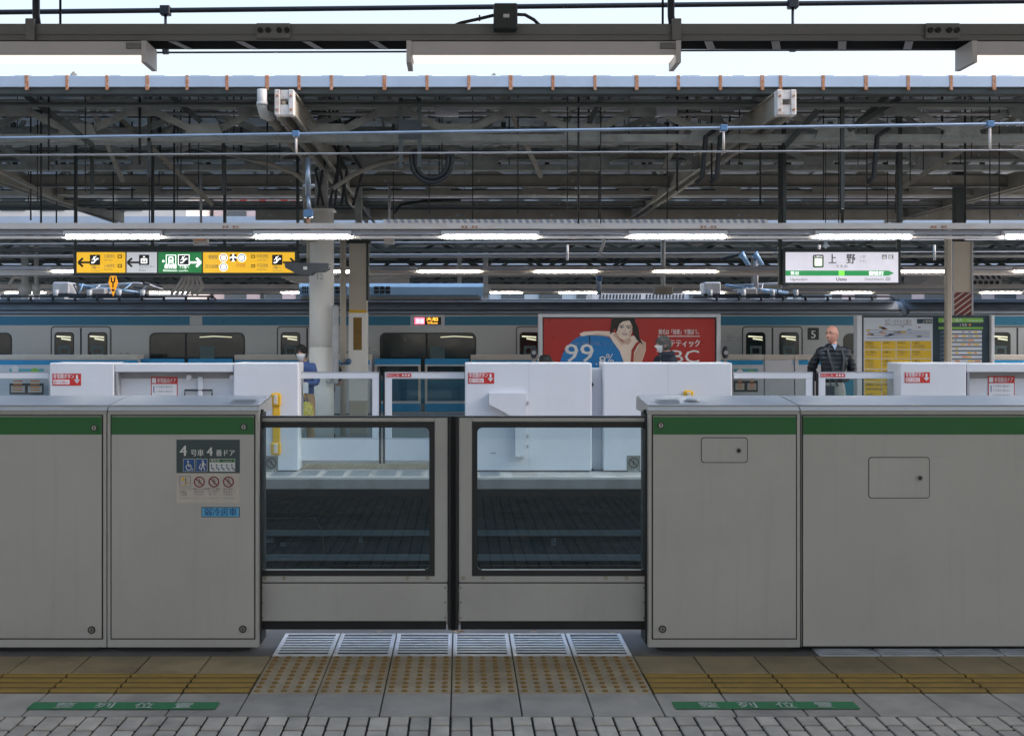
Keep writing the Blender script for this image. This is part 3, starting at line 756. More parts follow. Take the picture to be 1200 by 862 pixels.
m.box(X(229, DF), DF + .10, Z(470, DF), X(235, DF), DF + .148, Z(442, DF), 'white_paint', .01); m.build('latch_bar', t)
m = MB(); m.tube([(X(214, DF), DF + .11, Z(470, DF)), (X(214, DF), DF + .11, Z(457.5, DF)), (X(246, DF), DF + .11, Z(457.5, DF)), (X(246, DF), DF + .11, Z(470, DF))], .012, 'frame_dark'); m.build('release_handle', t)
c = far_cabinet(273.5, 350, 'white cabinet on the opposite platform with a yellow handle, left of its gate')
def yellow_handle(parent, px, py0, py1):
    m = MB(); x = X(px, DF)
    m.box(x - .045, DF - .02, Z(py1, DF), x + .045, DF + .001, Z(py0, DF), 'yellow_paint', .008)
    for py in (py0 + 8, py1 - 8): m.box(x - .06, DF - .055, Z(py + 7, DF), x + .06, DF - .0205, Z(py - 7, DF), 'yellow_paint', .01); m.box(x - .022, DF - .075, Z(py + 5, DF), x + .022, DF - .0555, Z(py - 6, DF), 'cream_cap', .006)
    m.build('yellow_handle', parent)
yellow_handle(c, 324, 460, 533); small_panel(c, 318, 534, DF - .003)
c = far_cabinet(545, 693.5, 'white cabinet behind the gate with an L-shaped bracket and red sticker', 620)
red_sticker(c, 548.5, 436.5, DF, DF - .003, .31)
m = MB(); y0 = DF - .085
m.prism_y([(X(573, DF), Z(460, DF)), (X(616, DF), Z(460, DF)), (X(616, DF), Z(534, DF)), (X(603.5, DF), Z(534, DF)), (X(603.5, DF), Z(489, DF)), (X(573, DF), Z(473, DF))], y0, DF - .001, 'white_paint'); m.build('bracket', c)
m = MB()
for px in (617.5,):
    for py in (472, 511, 523): m.box(X(px, DF), DF - .02, Z(py + 2, DF), X(px + 1.5, DF), DF - .001, Z(py - 2, DF), 'soft_ink')
m.box(X(575, DF), DF - .002, Z(531.5, DF), X(581, DF), DF + .001, Z(530, DF), 'soft_ink'); m.build('fixing_screws', c)
c = far_cabinet(707, 858, 'white cabinet below the red poster with a yellow handle and no-entry sticker', 783)
small_panel(c, 742.5, 533.5, DF - .003); yellow_handle(c, 806, 457, 531)
x0, x1 = X(693.6, DF), X(706.9, DF)
m = MB(); m.box(x0, DF + .16, .01, x1, DF + .30, 1.23, 'white_panel', .004)
for py in (451, 500, 552): m.disc(x0 + .012, Z(py, DF), .025, DF + .13, DF + .159, 'frame_dark')
tag(m.build('cabinet_gap_panel'), 'narrow pale panel with dark latches between the two central white cabinets', 'panel')
c = far_cabinet(1055, 1132.5, 'white cabinet in front of the route boards with a red sticker')
red_sticker(c, 1060, 436, DF, DF - .003, .30)
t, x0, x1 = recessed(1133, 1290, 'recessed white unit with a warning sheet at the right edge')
warning_sheet(t, 1164.5, 441, DF + .145)
# far gates
DL = 13.60
def far_leaf(px0, px1, right_stile, label, sticker=False):
    k = DL; x0, x1 = X(px0, k), X(px1, k)
    t = thing('sliding_gate', label, 'platform gate', ((x0 + x1) / 2, DL, .1), 'white gate leaves on the opposite platform')
    zt, zw1, zw0 = Z(436.5, DL), Z(443.5, DL), Z(513, DL)
    sx0, sx1 = (x1 - .085, x1) if right_stile else (x0, x0 + .085)
    m = MB(); m.box(x0, DL - .02, zw1, x1, DL + .02, zt, 'white_paint', .005); m.box(sx0, DL - .019, zw0, sx1, DL + .019, zw1, 'white_paint', .004)
    m.box(x0, DL - .021, .115, x1, DL + .021, zw0, 'white_paint', .005); m.build('frame', t)
    m = MB(); m.box(x0 + .003, DL - .003, zw0 - .005, x1 - .003, DL + .003, zw1 + .005, 'clear_glass'); m.build('window_pane', t)
    xe = x1 if right_stile else x0 - .02
    m = MB(); m.box(xe, DL - .025, .08, xe + .02, DL + .025, zt, 'rubber', .003); m.build('edge_seal', t)
    m = MB(); m.box(x0 + .004, DL - .0225, zw0 - .012, x1 - .004, DL - .0212, zw0 - .004, 'white_seam'); m.box(x0, DL - .022, zt, x1, DL + .022, zt + .01, 'soft_ink'); m.build('trim', t)
    if sticker:
        m = MB(); x = x0 + .02; z = Z(437.3, DL); m.rect(x, z - .045, x + .30, z, DL - .023, 'red_sign'); m.text('かけこみ', x + .005, z - .037, DL - .025, .032, 'white_sign', width=.15)
        for q in range(3): m.ell(x + .20 + q * .035, z - .022, .012, .012, DL - .025, 'white_sign', 12)
        m.build('red_strip_sticker', t)
    return t
far_leaf(350.5, 444.5, True, 'white glazed leaf in front of the round column, left of the pair')
far_leaf(451, 544.5, False, 'white glazed leaf showing the blue train band, right of the pair', True)
far_leaf(860, 952, True, 'white glazed leaf left of the man in the down jacket')
far_leaf(958.5, 1053, False, 'white glazed leaf standing in front of the man in the down jacket', True)
far_leaf(-44, 57, False, 'white glazed leaf cut off by the left edge of the photo')
# notices standing on the blue doors' back, seen through the leaves
def notice(px0, px1, py0, py1, d, kind, lab):
    x0, x1, z0, z1 = X(px0, d), X(px1, d), Z(py1, d), Z(py0, d); m = MB()
    m.box(x0, d, z0, x1, d + .01, z1, 'teal_poster' if kind == 'teal' else 'frame_dark')
    y = d - .003
    if kind == 'teal':
        m.poly([(x0 + .1, z0), (x1 - .25, z0), (x0 + (x1 - x0) * .5, z1 - .06)], y, 'red_sign'); m.ell(x0 + (x1 - x0) * .75, (z0 + z1) / 2, .09, .07, y - .002, 'board_lime'); m.ell(x0 + .12, z0 + .1, .07, .09, y - .002, 'white_sign')
    else:
        w = (x1 - x0) / 2
        for q in range(2):
            a = x0 + q * w + .03; m.rect(a, z0 + .04, a + w - .06, z1 - .05, y, 'sign_beige')
            for j in range(4): m.rect(a + .05, z0 + .08 + j * .06, a + w - .11, z0 + .11 + j * .06, y - .002, 'orange_ink')
    tag(m.build('platform_notice'), lab, 'notice', 'small notices on the far doors')
notice(11, 51, 432, 438.5, 23.1, 'teal', 'teal and red notice strip above the dark one at far left')
notice(11, 51, 449, 462, 23.1, 'dark', 'dark framed pair of orange notices at far left')
notice(860, 888, 432, 443, 23.1, 'teal', 'teal and red notice strip right of the poster board')
notice(860, 888, 446, 459, 23.1, 'dark', 'dark framed pair of orange notices right of the poster board')

# blue platform doors on the other edge of the island
DB = 23.3
def blue_cabinet(px0, px1, lab, patch=None):
    x0, x1 = X(px0, DB), X(px1, DB)
    t = thing('blue_door_cabinet', lab, 'door cabinet', ((x0 + x1) / 2, DB + .2, 0), 'blue-striped cabinets by the train')
    m = MB(); m.box(x0, DB, .02, x1, DB + .4, 1.13, 'white_panel', .01); m.build('body', t)
    m = MB(); m.box(x0 - .005, DB - .006, 1.131, x1 + .005, DB + .41, 1.235, 'cream_cap', .01); m.build('top_cap', t)
    m = MB(); a, b = (x0 + .01, x1 - .01) if not patch else (X(patch[0], DB), X(patch[1], DB)); m.box(a, DB - .004, 1.03, b, DB + .001, 1.125, 'door_blue'); m.build('blue_stripe', t)
def blue_leaf(px0, px1, lab, right=True):
    x0, x1 = X(px0, DB + .2), X(px1, DB + .2); d = DB + .2
    t = thing('blue_gate', lab, 'platform gate', ((x0 + x1) / 2, d, .05), 'blue gate leaves by the train')
    m = MB(); m.box(x0, d - .02, .05, x0 + .05, d + .02, 1.02, 'cream_cap'); m.box(x1 - .05, d - .02, .05, x1, d + .02, 1.02, 'cream_cap'); m.box(x0, d - .021, 1.0, x1, d + .021, 1.03, 'white_paint'); m.box(x0, d - .021, .22, x1, d + .021, .27, 'white_paint'); m.build('frame', t)
    MB().box(x0, d - .022, 1.031, x1, d + .022, 1.15, 'door_blue', .006).build('blue_top_rail', t); MB().box(x0, d - .022, .05, x1, d + .022, .219, 'door_blue', .006).build('blue_kick_panel', t)
    m = MB(); m.box(x0 + .05, d - .003, .27, x1 - .05, d + .003, 1.0, 'clear_glass'); m.build('window_pane', t)
blue_cabinet(-60, 162, 'long cream-capped blue-striped cabinet at far left before the train')
blue_leaf(163.5, 216, 'blue gate leaf under the left half of the wide train window'); blue_leaf(220.5, 273, 'blue gate leaf under the right half of the wide train window')
blue_cabinet(275, 434, 'cream-capped blue-striped cabinet behind the woman in blue')
blue_leaf(439, 493, 'blue gate leaf right beside the tan column'); blue_leaf(498, 550, 'blue gate leaf beside the poster side cabinet')
blue_cabinet(552, 700, 'cream-capped blue-striped cabinet partly behind the red poster')
blue_leaf(711, 763, 'blue gate leaf hidden behind the red poster'); blue_leaf(768, 820, 'blue gate leaf behind the right part of the poster')
blue_cabinet(822, 895, 'cream-capped blue-striped cabinet right of the red poster')
blue_cabinet(896, 930.5, 'short pale cabinet left of the man', (929, 930)); blue_cabinet(931.5, 985, 'cream-capped cabinet with a blue patch behind the man', (936, 983))
blue_cabinet(1095, 1300, 'cream-capped blue-striped cabinet right of the route boards')

# ================================================================== canopies
def lattice(parent, x0, x1, d, zb, zt, pitch, mt='roof_steel', gus=True, phase=0.):
    m = MB(); c = .055
    m.box(x0, d - .07, zt - .09, x1, d + .07, zt, mt); m.box(x0, d - .07, zb, x1, d + .07, zb + .08, mt)
    x = x0 + phase; k = 0
    while x + pitch / 2 < x1:
        a, b = (x, zb + .06), (x + pitch / 2, zt - .06)
        if k % 2: a, b = (x, zt - .06), (x + pitch / 2, zb + .06)
        m.bar((a[0], d - .02 - .05 * (k % 2), a[1]), (b[0], d - .02 - .05 * (k % 2), b[1]), .085, .03, mt)
        if gus:
            zz = zb if k % 2 == 0 else zt
            s_ = 1 if k % 2 == 0 else -1
            m.prism_y([(a[0] - .26, zz), (a[0] + .26, zz), (a[0] + .17, zz + s_ * .20), (a[0] - .17, zz + s_ * .20)], d - .092, d - .08, mt)
            for q in range(-3, 4): m.box(a[0] + q * .065 - .012, d - .102, zz + s_ * .05 - .012, a[0] + q * .065 + .012, d - .0915, zz + s_ * .05 + .012, mt)
        x += pitch / 2; k += 1
    return m.build('lattice_girder', parent)

X0, X1 = -9.6, 14.4
cp = thing('station_canopy', 'dark steel canopy roof over the opposite platform with a rust-strapped pale gutter', 'canopy', (2.4, 18.5, 3.9))
EV, RG, E2 = 12.62, 17.0, 24.4
m = MB(); n = 14
prof = [(EV + .1, 4.50), (RG, 5.50), (E2, 4.62)]
m.prism_x(prof + [(y, z + .05) for y, z in prof[::-1]], X0, X1, 'roof_sheet'); m.build('roof_sheet', cp)
def zr(d): return 4.50 + max(0, (d - EV - .1) / (RG - EV - .1)) if d < RG else 4.62 + max(0, .88 * (E2 - d) / (E2 - RG))
m = MB()
x = X0
k = 0
while x < X1:
    for (a, b) in ((EV + .15, RG), (RG, E2)): m.bar((x, a, zr(a) - .02), (x, b, zr(b) - .02), .035, .03, 'roof_steel')
    x += .92
m.build('roof_rib', cp)
for d in (13.6, 15.0, 16.2, 17.9, 19.1, 20.3, 21.5, 22.7):
    m = MB(); z = zr(d) - .085; m.box(X0, d - .03, z - .075, X1, d + .03, z, 'roof_steel'); m.box(X0, d - .07, z - .085, X1, d + .03, z - .074, 'roof_dark')
    x = X0 + .2
    while x < X1: m.box(x - .04, d - .10, z - .02, x + .04, d - .031, z + .06, 'roof_dark'); x += .92
    m.build('purlin', cp)
lattice(cp, X0, X1, 13.45, 3.93, 4.42, 1.50, phase=.55)
lattice(cp, X0, X1, 16.4, 4.02, 4.56, 1.62, phase=.2)
lattice(cp, X0, X1, 19.9, 4.10, 4.62, 1.70, 'steel_tan', phase=.7)
for d, zb_, zt_, pt, ph in ((14.9, 4.15, 4.70, 2.1, .9), (18.1, 4.42, 4.95, 1.9, .4), (21.3, 4.25, 4.66, 1.6, .1)): lattice(cp, X0, X1, d, zb_, zt_, pt, 'roof_steel', d < 15, ph)
random.seed(21)
for k in range(13):
    d = 13.0 + k * .72; z = zr(d) - random.uniform(.22, .62); MB().tube([(X0, d, z), (X1, d, z + random.uniform(-.02, .02))], random.choice([.012, .018, .028]), random.choice(['cable_black', 'wire_grey', 'roof_dark', 'pvc_grey']), 6).build('conduit', cp)
x = X0 + .8
while x < X1:
    for (ya, yb) in ((13.45, 14.9), (14.9, 16.4), (16.4, 18.1), (18.1, 19.9), (19.9, 21.3)):
        if random.random() < .8: MB().bar((x, ya, zr(ya) - .7 if random.random() < .5 else zr(ya) - .25), (x + random.uniform(-.1, .1), yb, zr(yb) - .3), .05, .05, 'roof_steel').build('rafter_brace', cp)
    x += 1.31
for k in range(46):
    px = random.uniform(-10, 1210); d = random.uniform(13.1, 20.5); MB().tube([(X(px, d), d, zr(d) - random.choice([.5, .7, 1.0, 1.35])), (X(px, d), d, zr(d) - .05)], random.choice([.007, .010, .016]), 'cable_black', 5).build('hanging_rod', cp)
for k in range(10):
    px = 30 + 120 * k + random.uniform(-30, 30); d = random.uniform(13.2, 15); z = zr(d) - .42; MB().box(X(px, d), d, z, X(px, d) + random.uniform(.10, .3), d + .12, z + random.uniform(.08, .16), random.choice(['frame_dark', 'roof_steel', 'galv']), .01).build('junction_box', cp)
for d, z0, z1, mt in ((18.7, 4.10, 4.27, 'steel_tan'), (17.6, 4.38, 4.48, 'steel_tan'), (21.2, 4.06, 4.14, 'roof_steel')):
    m = MB(); m.box(X0, d - .08, z0, X1, d - .06, z1, mt); m.box(X0, d - .12, z0 - .014, X1, d + .06, z0 - .001, 'roof_dark'); m.box(X0, d - .12, z1 + .001, X1, d + .06, z1 + .014, 'roof_dark')
    x = X0 + .6
    while x < X1: m.disc(x, z0 + (z1 - z0) * .45, .022, d - .10, d - .081, 'galv', 8); x += 1.55
    m.build('longitudinal_beam', cp)
m = MB(); d = 22.9; m.box(X(300, d), d - .06, Z(258, d), X1, d, Z(246, d), 'steel_tan'); m.box(X0, d - .14, Z(246, d), X1, d + .08, Z(246, d) + .05, 'roof_dark')
x = X(300, d) + .3
while x < X1: m.disc(x, Z(252.5, d), .03, d - .085, d - .061, 'galv', 8); x += 1.9
m.build('longitudinal_beam', cp)
m = MB(); d = 20.6
m.box(X0, d - .2, Z(232, d), X1, d, Z(227, d), 'galv')
m.box(X0, d - .25, Z(236, d), X1, d - .2, Z(234.2, d), 'roof_dark'); m.tube([(X0, d - .1, Z(224.5, d)), (X1, d - .1, Z(224.5, d))], .03, 'cable_black')
m.build('cable_tray', cp)
# transverse double-channel arms with white ends
for x in (X(333, 12.2), X(922, 12.2), -7.2, 9.0, X(333, 12.2) + .0):
    pass
for x, zb in ((X(333, 12.2), Z(134, 12.2)), (X(922, 12.2), Z(134, 12.2)), (-7.25, 4.02), (9.1, 4.02)):
    m = MB(); h = .26
    for s_ in (-1, 1):
        xx = x + s_ * .068
        m.box(xx - .012, 12.32, zb, xx + .012, 24.0, zb + h, 'steel_tan'); m.box(min(xx, xx + s_ * .045), 12.32, zb, max(xx, xx + s_ * .045), 24.0, zb + .014, 'steel_tan'); m.box(min(xx, xx + s_ * .045), 12.32, zb + h - .014, max(xx, xx + s_ * .045), 24.0, zb + h, 'steel_tan')
    a = m.build('transverse_arm', cp)
    m = MB(); m.box(x - .105, 12.20, zb - .01, x - .045, 12.318, zb + h + .01, 'white_steel', .008); m.box(x + .045, 12.20, zb - .01, x + .105, 12.318, zb + h + .01, 'white_steel', .008)
    m.box(x - .044, 12.21, zb + .165, x + .044, 12.318, zb + h + .005, 'white_steel', .004); m.box(x - .044, 12.21, zb - .005, x + .044, 12.318, zb + .105, 'white_steel', .004)
    for s_ in (-1, 1):
        for q in (.05, .20): m.disc(x + s_ * .075, zb + q, .013, 12.18, 12.199, 'rust_strap', 8)
    m.build('white_end', a)
    for y0 in (12.9, 15.0, 17.6, 20.0): MB().bar((x, y0, zb + h), (x, y0 + 1.1, zr(y0 + 1.1) - .12), .07, .05, 'roof_steel').build('arm_brace', a)
# gutter, straps
m = MB(); zg0, zg1 = Z(107, EV), Z(89, EV)
m.box(X0, EV, zg0 + .045, X1, EV + .16, zg1, 'gutter_metal', .006); m.box(X0, EV + .03, zg0 - .02, X1, EV + .20, zg0 + .044, 'roof_dark')
gt = m.build('gutter', cp)
px = -16.; k = 0
gaps = [47.3, 47.2, 46.8, 47.3, 46.6, 46.7, 47, 37.5, 38, 62, 50, 49, 49, 49.5, 49.3, 48.8, 49, 49.2, 49, 21.5, 50, 50, 49.6, 50.3, 50.2]
for g in gaps + [50] * 4:
    px += g; x = X(px, EV); m = MB(); w = .018 if k % 3 else .022
    m.box(x - w, EV - .006, zg0 + .03, x + w, EV + .17, zg1 + .006, 'rust_strap', .002); m.box(x - w * .8, EV - .012, zg0 + .012, x + w * .9, EV - .004, zg0 + .05, 'rust_strap')
    m.build('gutter_strap', gt); k += 1
m = MB()
for a in range(-20, 29): m.box(a * .5 + random.uniform(-.1, .1), EV + .01, zg1, a * .5 + .18, EV + .12, zg1 + .008, 'gutter_metal')
m.build('gutter_clip', gt)
# gutter drain pipe
m = MB(); x = X(307, 12.5); xc_ = X(362, 16.6)
m.tube([(x, 12.5, Z(105, 12.5)), (x, 12.5, Z(126, 12.5)), (x + .01, 12.56, Z(133, 12.5)), (x + .06, 12.72, Z(137, 12.7))], .055, 'pvc_grey', 12); m.tube([(x, 12.5, Z(120, 12.5)), (x, 12.5, Z(124, 12.5))], .062, 'pvc_grey', 12)
m.tube([(x + .05, 12.68, Z(136, 12.6)), (X(357, 16.3), 16.3, Z(186, 16.3)), (X(360, 16.7), 16.7, 3.2)], .05, 'steel_tan', 10)
m.build('drain_pipe', cp)
# thin rods hanging from the roof
rods = [(36, 258), (44, 236), (48, 262), (57, 200), (66, 270), (100, 225), (175, 262), (178, 215), (185, 190), (204, 262), (208, 240), (212, 205), (222, 180), (313, 215), (328, 190), (461, 110, 258), (489, 145), (503, 250), (518, 205), (554, 262), (607, 250), (665, 245), (678, 262), (690, 150), (702, 258), (704, 262), (737, 205), (782, 262), (834, 220), (855, 200), (891, 240), (917, 262), (965, 258), (983, 262), (985, 250), (1016, 240), (1040, 262), (1050, 250), (1082, 200), (1131, 262), (1160, 262), (1171, 240)]
for q in rods:
    px, py = q[0], q[-1]; d = random.choice([13.2, 13.9, 13.9, 15.2, 17.0, 18.0]); zt = zr(d) - .05
    zb = EYE + (CY - py) * d / F; MB().tube([(X(px, d), d, zb), (X(px, d), d, zt)], .008 if px % 3 else .013, 'cable_black', 5).build('hanging_rod', cp)
for px, d, zt, zb in ((987, 13.2, 4.4, 3.1), (563 + 424, 19., 4.6, 3.5), (919, 14.2, 4.4, 3.0), (1055, 14.2, 4.5, 3.0), (108, 14.2, 4.3, 3.4), (262, 14.2, 4.3, 3.4), (175, 13.4, 4.4, 3.5)):
    m = MB(); m.box(X(px, d) - .02, d - .02, zb, X(px, d) + .02, d + .02, zt, 'roof_dark'); m.build('hanger_post', cp)
# thin bracing wires under the roof
for a, b in (((60, 135), (300, 190)), ((235, 160), (310, 130)), ((430, 135), (610, 175)), ((560, 175), (690, 140)), ((860, 122), (1040, 175)), ((980, 160), (1200, 120)), ((700, 120), (560, 170))):
    d = 14.4; MB().tube([(X(a[0], d), d, Z(a[1], d)), (X(b[0], d), d, Z(b[1], d))], .007, 'wire_grey', 5).build('bracing_wire', cp)
# heavy diagonal brackets
for a, b in (((30, 112), (80, 150)), ((72, 140), (98, 165)), ((200, 112), (228, 137)), ((706, 112), (694, 138)), ((1055, 115), (1000, 150)), ((958, 130), (930, 165)), ((1040, 112), (1015, 140))):
    d = 13.1; MB().bar((X(a[0], d), d, Z(a[1], d)), (X(b[0], d), d + .3, Z(b[1], d)), .06, .05, 'roof_dark').build('sway_brace', cp)
for a, b in (((0, 195), (40, 225)), ((120, 110), (230, 230)), ((575, 112), (640, 195)), ((1200, 120), (1080, 215)), ((130, 120), (118, 200)), ((805, 120), (790, 190))):
    d = 15.5; MB().bar((X(a[0], d), d - 1.2, Z(a[1], d)), (X(b[0], d), d + 1., Z(b[1], d)), .06, .04, 'steel_tan').build('sway_brace', cp)
# cable rack with dark plate and looping cables
m = MB(); d = 13.0
for px in (469.5, 491.5): m.box(X(px, d) - .022, d - .02, Z(196, d), X(px, d) + .022, d + .02, Z(115, d), 'roof_dark')
m.box(X(467, d), d - .025, Z(163, d), X(494, d), d + .03, Z(141, d), 'frame_dark'); m.box(X(469, d), d - .02, Z(119, d), X(492, d), d + .01, Z(117, d), 'roof_dark'); m.build('cable_rack', cp)
for off in (0, .05):
    cxp, czp, rr = X(506, 13.2), Z(190, 13.2), .19 + off
    MB().tube([(cxp - rr, 13.2, czp + .1)] + [(cxp - rr * math.cos(t), 13.2, czp - rr * math.sin(t)) for t in [math.pi * q / 10 for q in range(11)]] + [(cxp + rr, 13.2, czp + .1)], .028, 'cable_black', 7).build('looping_cable', cp)
MB().tube([(X(365, 16.), 16., Z(220, 16)), (X(345, 15.5), 15.5, Z(203, 15.5)), (X(318, 15.2), 15.2, Z(193, 15.2)), (X(298, 15), 15., Z(188, 15))], .028, 'steel_tan', 7).build('looping_cable', cp)
MB().tube([(X(392, 16.), 16., Z(220, 16)), (X(415, 15.5), 15.5, Z(204, 15.5)), (X(445, 15.2), 15.2, Z(191, 15.2)), (X(482, 15), 15., Z(185, 15))], .035, 'steel_tan', 7).build('looping_cable', cp)
for k in range(7):
    a = 372 + k * 7; MB().tube([(X(a, 16.6), 16.6, Z(240, 16.6)), (X(a + random.uniform(-12, 12), 16.3), 16.3, Z(200, 16.3)), (X(a + random.uniform(-20, 25), 15.8), 15.8, Z(150, 15.8)), (X(a + random.uniform(-30, 40), 15.2), 15.2, Z(125, 15.2))], .022, 'cable_black', 6).build('looping_cable', cp)
MB().tube([(X(462, 20), 20, Z(250, 20)), (X(470, 20), 20, Z(240, 20)), (X(495, 20), 20, Z(236, 20)), (X(540, 20), 20, Z(235, 20))], .03, 'cable_black', 6).build('looping_cable', cp)
for px in (815, 832, 1016): MB().tube([(X(px, 13.3), 13.3, Z(215, 13.3)), (X(px + 8, 13.3), 13.3, Z(207, 13.3)), (X(px + 12, 13.3), 13.3, Z(160, 13.3)), (X(px + 26, 13.3), 13.3, Z(150, 13.3))], .03, 'cable_black', 6).build('looping_cable', cp)


# other canopies farther off
def far_canopy(d0, d1, lab, zb=4.42):
    t = thing('station_canopy', lab, 'canopy', (2, d0, zb)); a, b = -22., 30.
    m = MB(); mid = (d0 + d1) / 2; prof = [(d0, zb + .05), (mid, zb + .65), (d1, zb + .05)]
    m.prism_x(prof + [(y, z + .06) for y, z in prof[::-1]], a, b, 'roof_sheet'); m.build('roof_sheet', t)
    m = MB(); m.box(a, d0 - .05, zb, b, d0 + .1, zb + .2, 'gutter_metal'); m.box(a, d0 + .1, zb - .10, b, d0 + .2, zb + .1, 'roof_dark'); m.build('gutter', t)
    for q in (.08, .36, .65, .93): lattice(t, a, b, d0 + (d1 - d0) * q, zb - .62 - .1 * (q > .3), zb - .05, 2.0, 'roof_dark', False, q)
    for q in (.18, .5, .8):
        m = MB(); d = d0 + (d1 - d0) * q; m.box(a, d - .1, zb - .35, b, d + .1, zb - .15, 'roof_steel'); m.build('longitudinal_beam', t)
    return t
far_canopy(28.2, 39.0, 'dark canopy of the next platform seen above the train')
far_canopy(44.0, 56.0, 'farthest dark canopy seen above the train roof')
# camera-side canopy overhead, unseen; shaped to shade the cabinets and let light in behind
cn = thing('station_canopy', 'unseen canopy above the camera-side platform, shaped for the light, holding up the grey lamp beam', 'canopy', (0, 1, 4.2))
m = MB(); m.prism_x([(-2.6, 4.6), (2., 5.0), (6.35, 4.6), (6.35, 4.67), (2., 5.07), (-2.6, 4.67)], -18, 18, 'roof_sheet'); m.build('roof_sheet', cn)
m = MB(); m.box(-18, 6.22, 4.45, 18, 6.35, 4.59, 'gutter_metal'); m.build('gutter', cn)

# ================================================================== lamp rails and lamps
rl = thing('lamp_rail', 'grey steel lamp beam with bolted splice plates across the top of the photo', 'lamp beam', (0, 5.4, 3.0))
d = 5.4; zt, zm, zb = Z(28, d), Z(40.5, d), Z(47.5, d)
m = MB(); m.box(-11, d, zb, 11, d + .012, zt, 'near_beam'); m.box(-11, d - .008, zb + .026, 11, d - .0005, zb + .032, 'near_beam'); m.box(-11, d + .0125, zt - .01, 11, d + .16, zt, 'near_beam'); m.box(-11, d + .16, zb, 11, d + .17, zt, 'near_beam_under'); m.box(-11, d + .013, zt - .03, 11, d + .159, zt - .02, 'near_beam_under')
bm_ = m.build('beam', rl)
for px in list(range(-30, 1240, 78)): x = X(px, d + .05); MB().add([(x - .02, d + .012, zb - .002), (x + .02, d + .012, zb - .002), (x + .07, d + .165, zb - .002), (x + .03, d + .165, zb - .002)], [(0, 1, 2, 3)], 'galv').build('cross_strap', rl)
for p0 in (301, 1083):
    m = MB(); m.box(X(p0, d), d - .02, zb + .005, X(p0 + 40, d), d - .0085, zt - .002, 'near_beam', .003)
    for q in (5, 14, 27, 36): m.disc(X(p0 + q, d), Z(37, d), .013, d - .030, d - .0195, 'dark_hole', 10)
    m.build('splice_plate', rl)
for px in (37, 792): MB().box(X(px - 5.5, d), d - .024, zb - .006, X(px + 5.5, d), d - .009, zt + .02, 'near_beam', .003).build('clamp', rl); MB().tube([(X(px, d), d + .08, zt), (X(px - 2, d), d + .08, zt + .06), (X(px - 3, d), d + .08, 4.6)], .018, 'wire_dark', 6).build('hanger_rod', rl)
for px in (35, 62, 781, 791): MB().tube([(X(px, d), d + .1, zt), (X(px, d), d + .1, 4.7)], .006, 'wire_dark', 6).build('hanger_rod', rl)
jb = MB(); jb.box(X(578, d), d - .09, Z(40, d), X(605.5, d), d - .021, Z(10, d), 'frame_dark', .006); jb.box(X(589, d), d - .0925, Z(27, d), X(596, d), d - .0905, Z(23, d), 'letter_grey')
jb = jb.build('junction_box', rl)
m = MB()
m.tube([(X(578, d), d - .04, Z(21, d)), (X(560, d), d - .02, Z(24, d)), (X(540, d), d + .03, Z(25, d)), (X(527, d), d + .05, Z(29, d))], .008, 'cable_black', 6); m.tube([(X(605, d), d - .04, Z(20, d)), (X(615, d), d - .02, Z(19, d)), (X(626, d), d + .02, Z(22, d)), (X(636, d), d + .05, Z(29, d))], .008, 'cable_black', 6); m.tube([(X(562, d), d, Z(25, d)), (X(562, d), d, Z(18, d))], .004, 'cable_black', 5)
m.build('cable', jb)
def near_lamp(px0, px1, lab):
    t = thing('fluorescent_lamp', lab, 'lamp', (X((px0 + px1) / 2, 5.42), 5.42, Z(77, 5.42)), 'lamps under the near beam'); d = 5.42; x0, x1 = X(px0, d), X(px1, d)
    m = MB(); m.prism_x([(d - .06, Z(68, d)), (d - .05, Z(52, d)), (d + .10, Z(52, d)), (d + .11, Z(68, d))], x0 + .012, x1 - .012, 'lamp_body'); m.build('housing', t)
    for xx in (x0, x1):
        s_ = 1 if xx == x0 else -1; m = MB(); m.prism_x([(d - .065, Z(77, d)), (d - .066, Z(52, d)), (d + .12, Z(52, d)), (d + .12, Z(77, d))], xx, xx + s_ * .024, 'lamp_body'); m.build('end_cap', t)
    m = MB(); m.box(x0 + .03, d - .05, Z(68, d) - .006, x1 - .03, d + .09, Z(68, d) - .0005, 'near_lamp_added_glow'); m.build('diffuser', t)
    m = MB(); m.box(x1 - .098, d - .064, Z(61, d), x1 - .020, d - .0525, Z(54, d), 'near_beam'); m.build('label_plate', t)
near_lamp(-150, 176, 'grey fluorescent lamp under the near beam, cut off by the left edge')
near_lamp(477, 795, 'grey fluorescent lamp under the near beam, whole, at the top centre')
near_lamp(1132, 1450, 'grey fluorescent lamp under the near beam, cut off by the right edge')

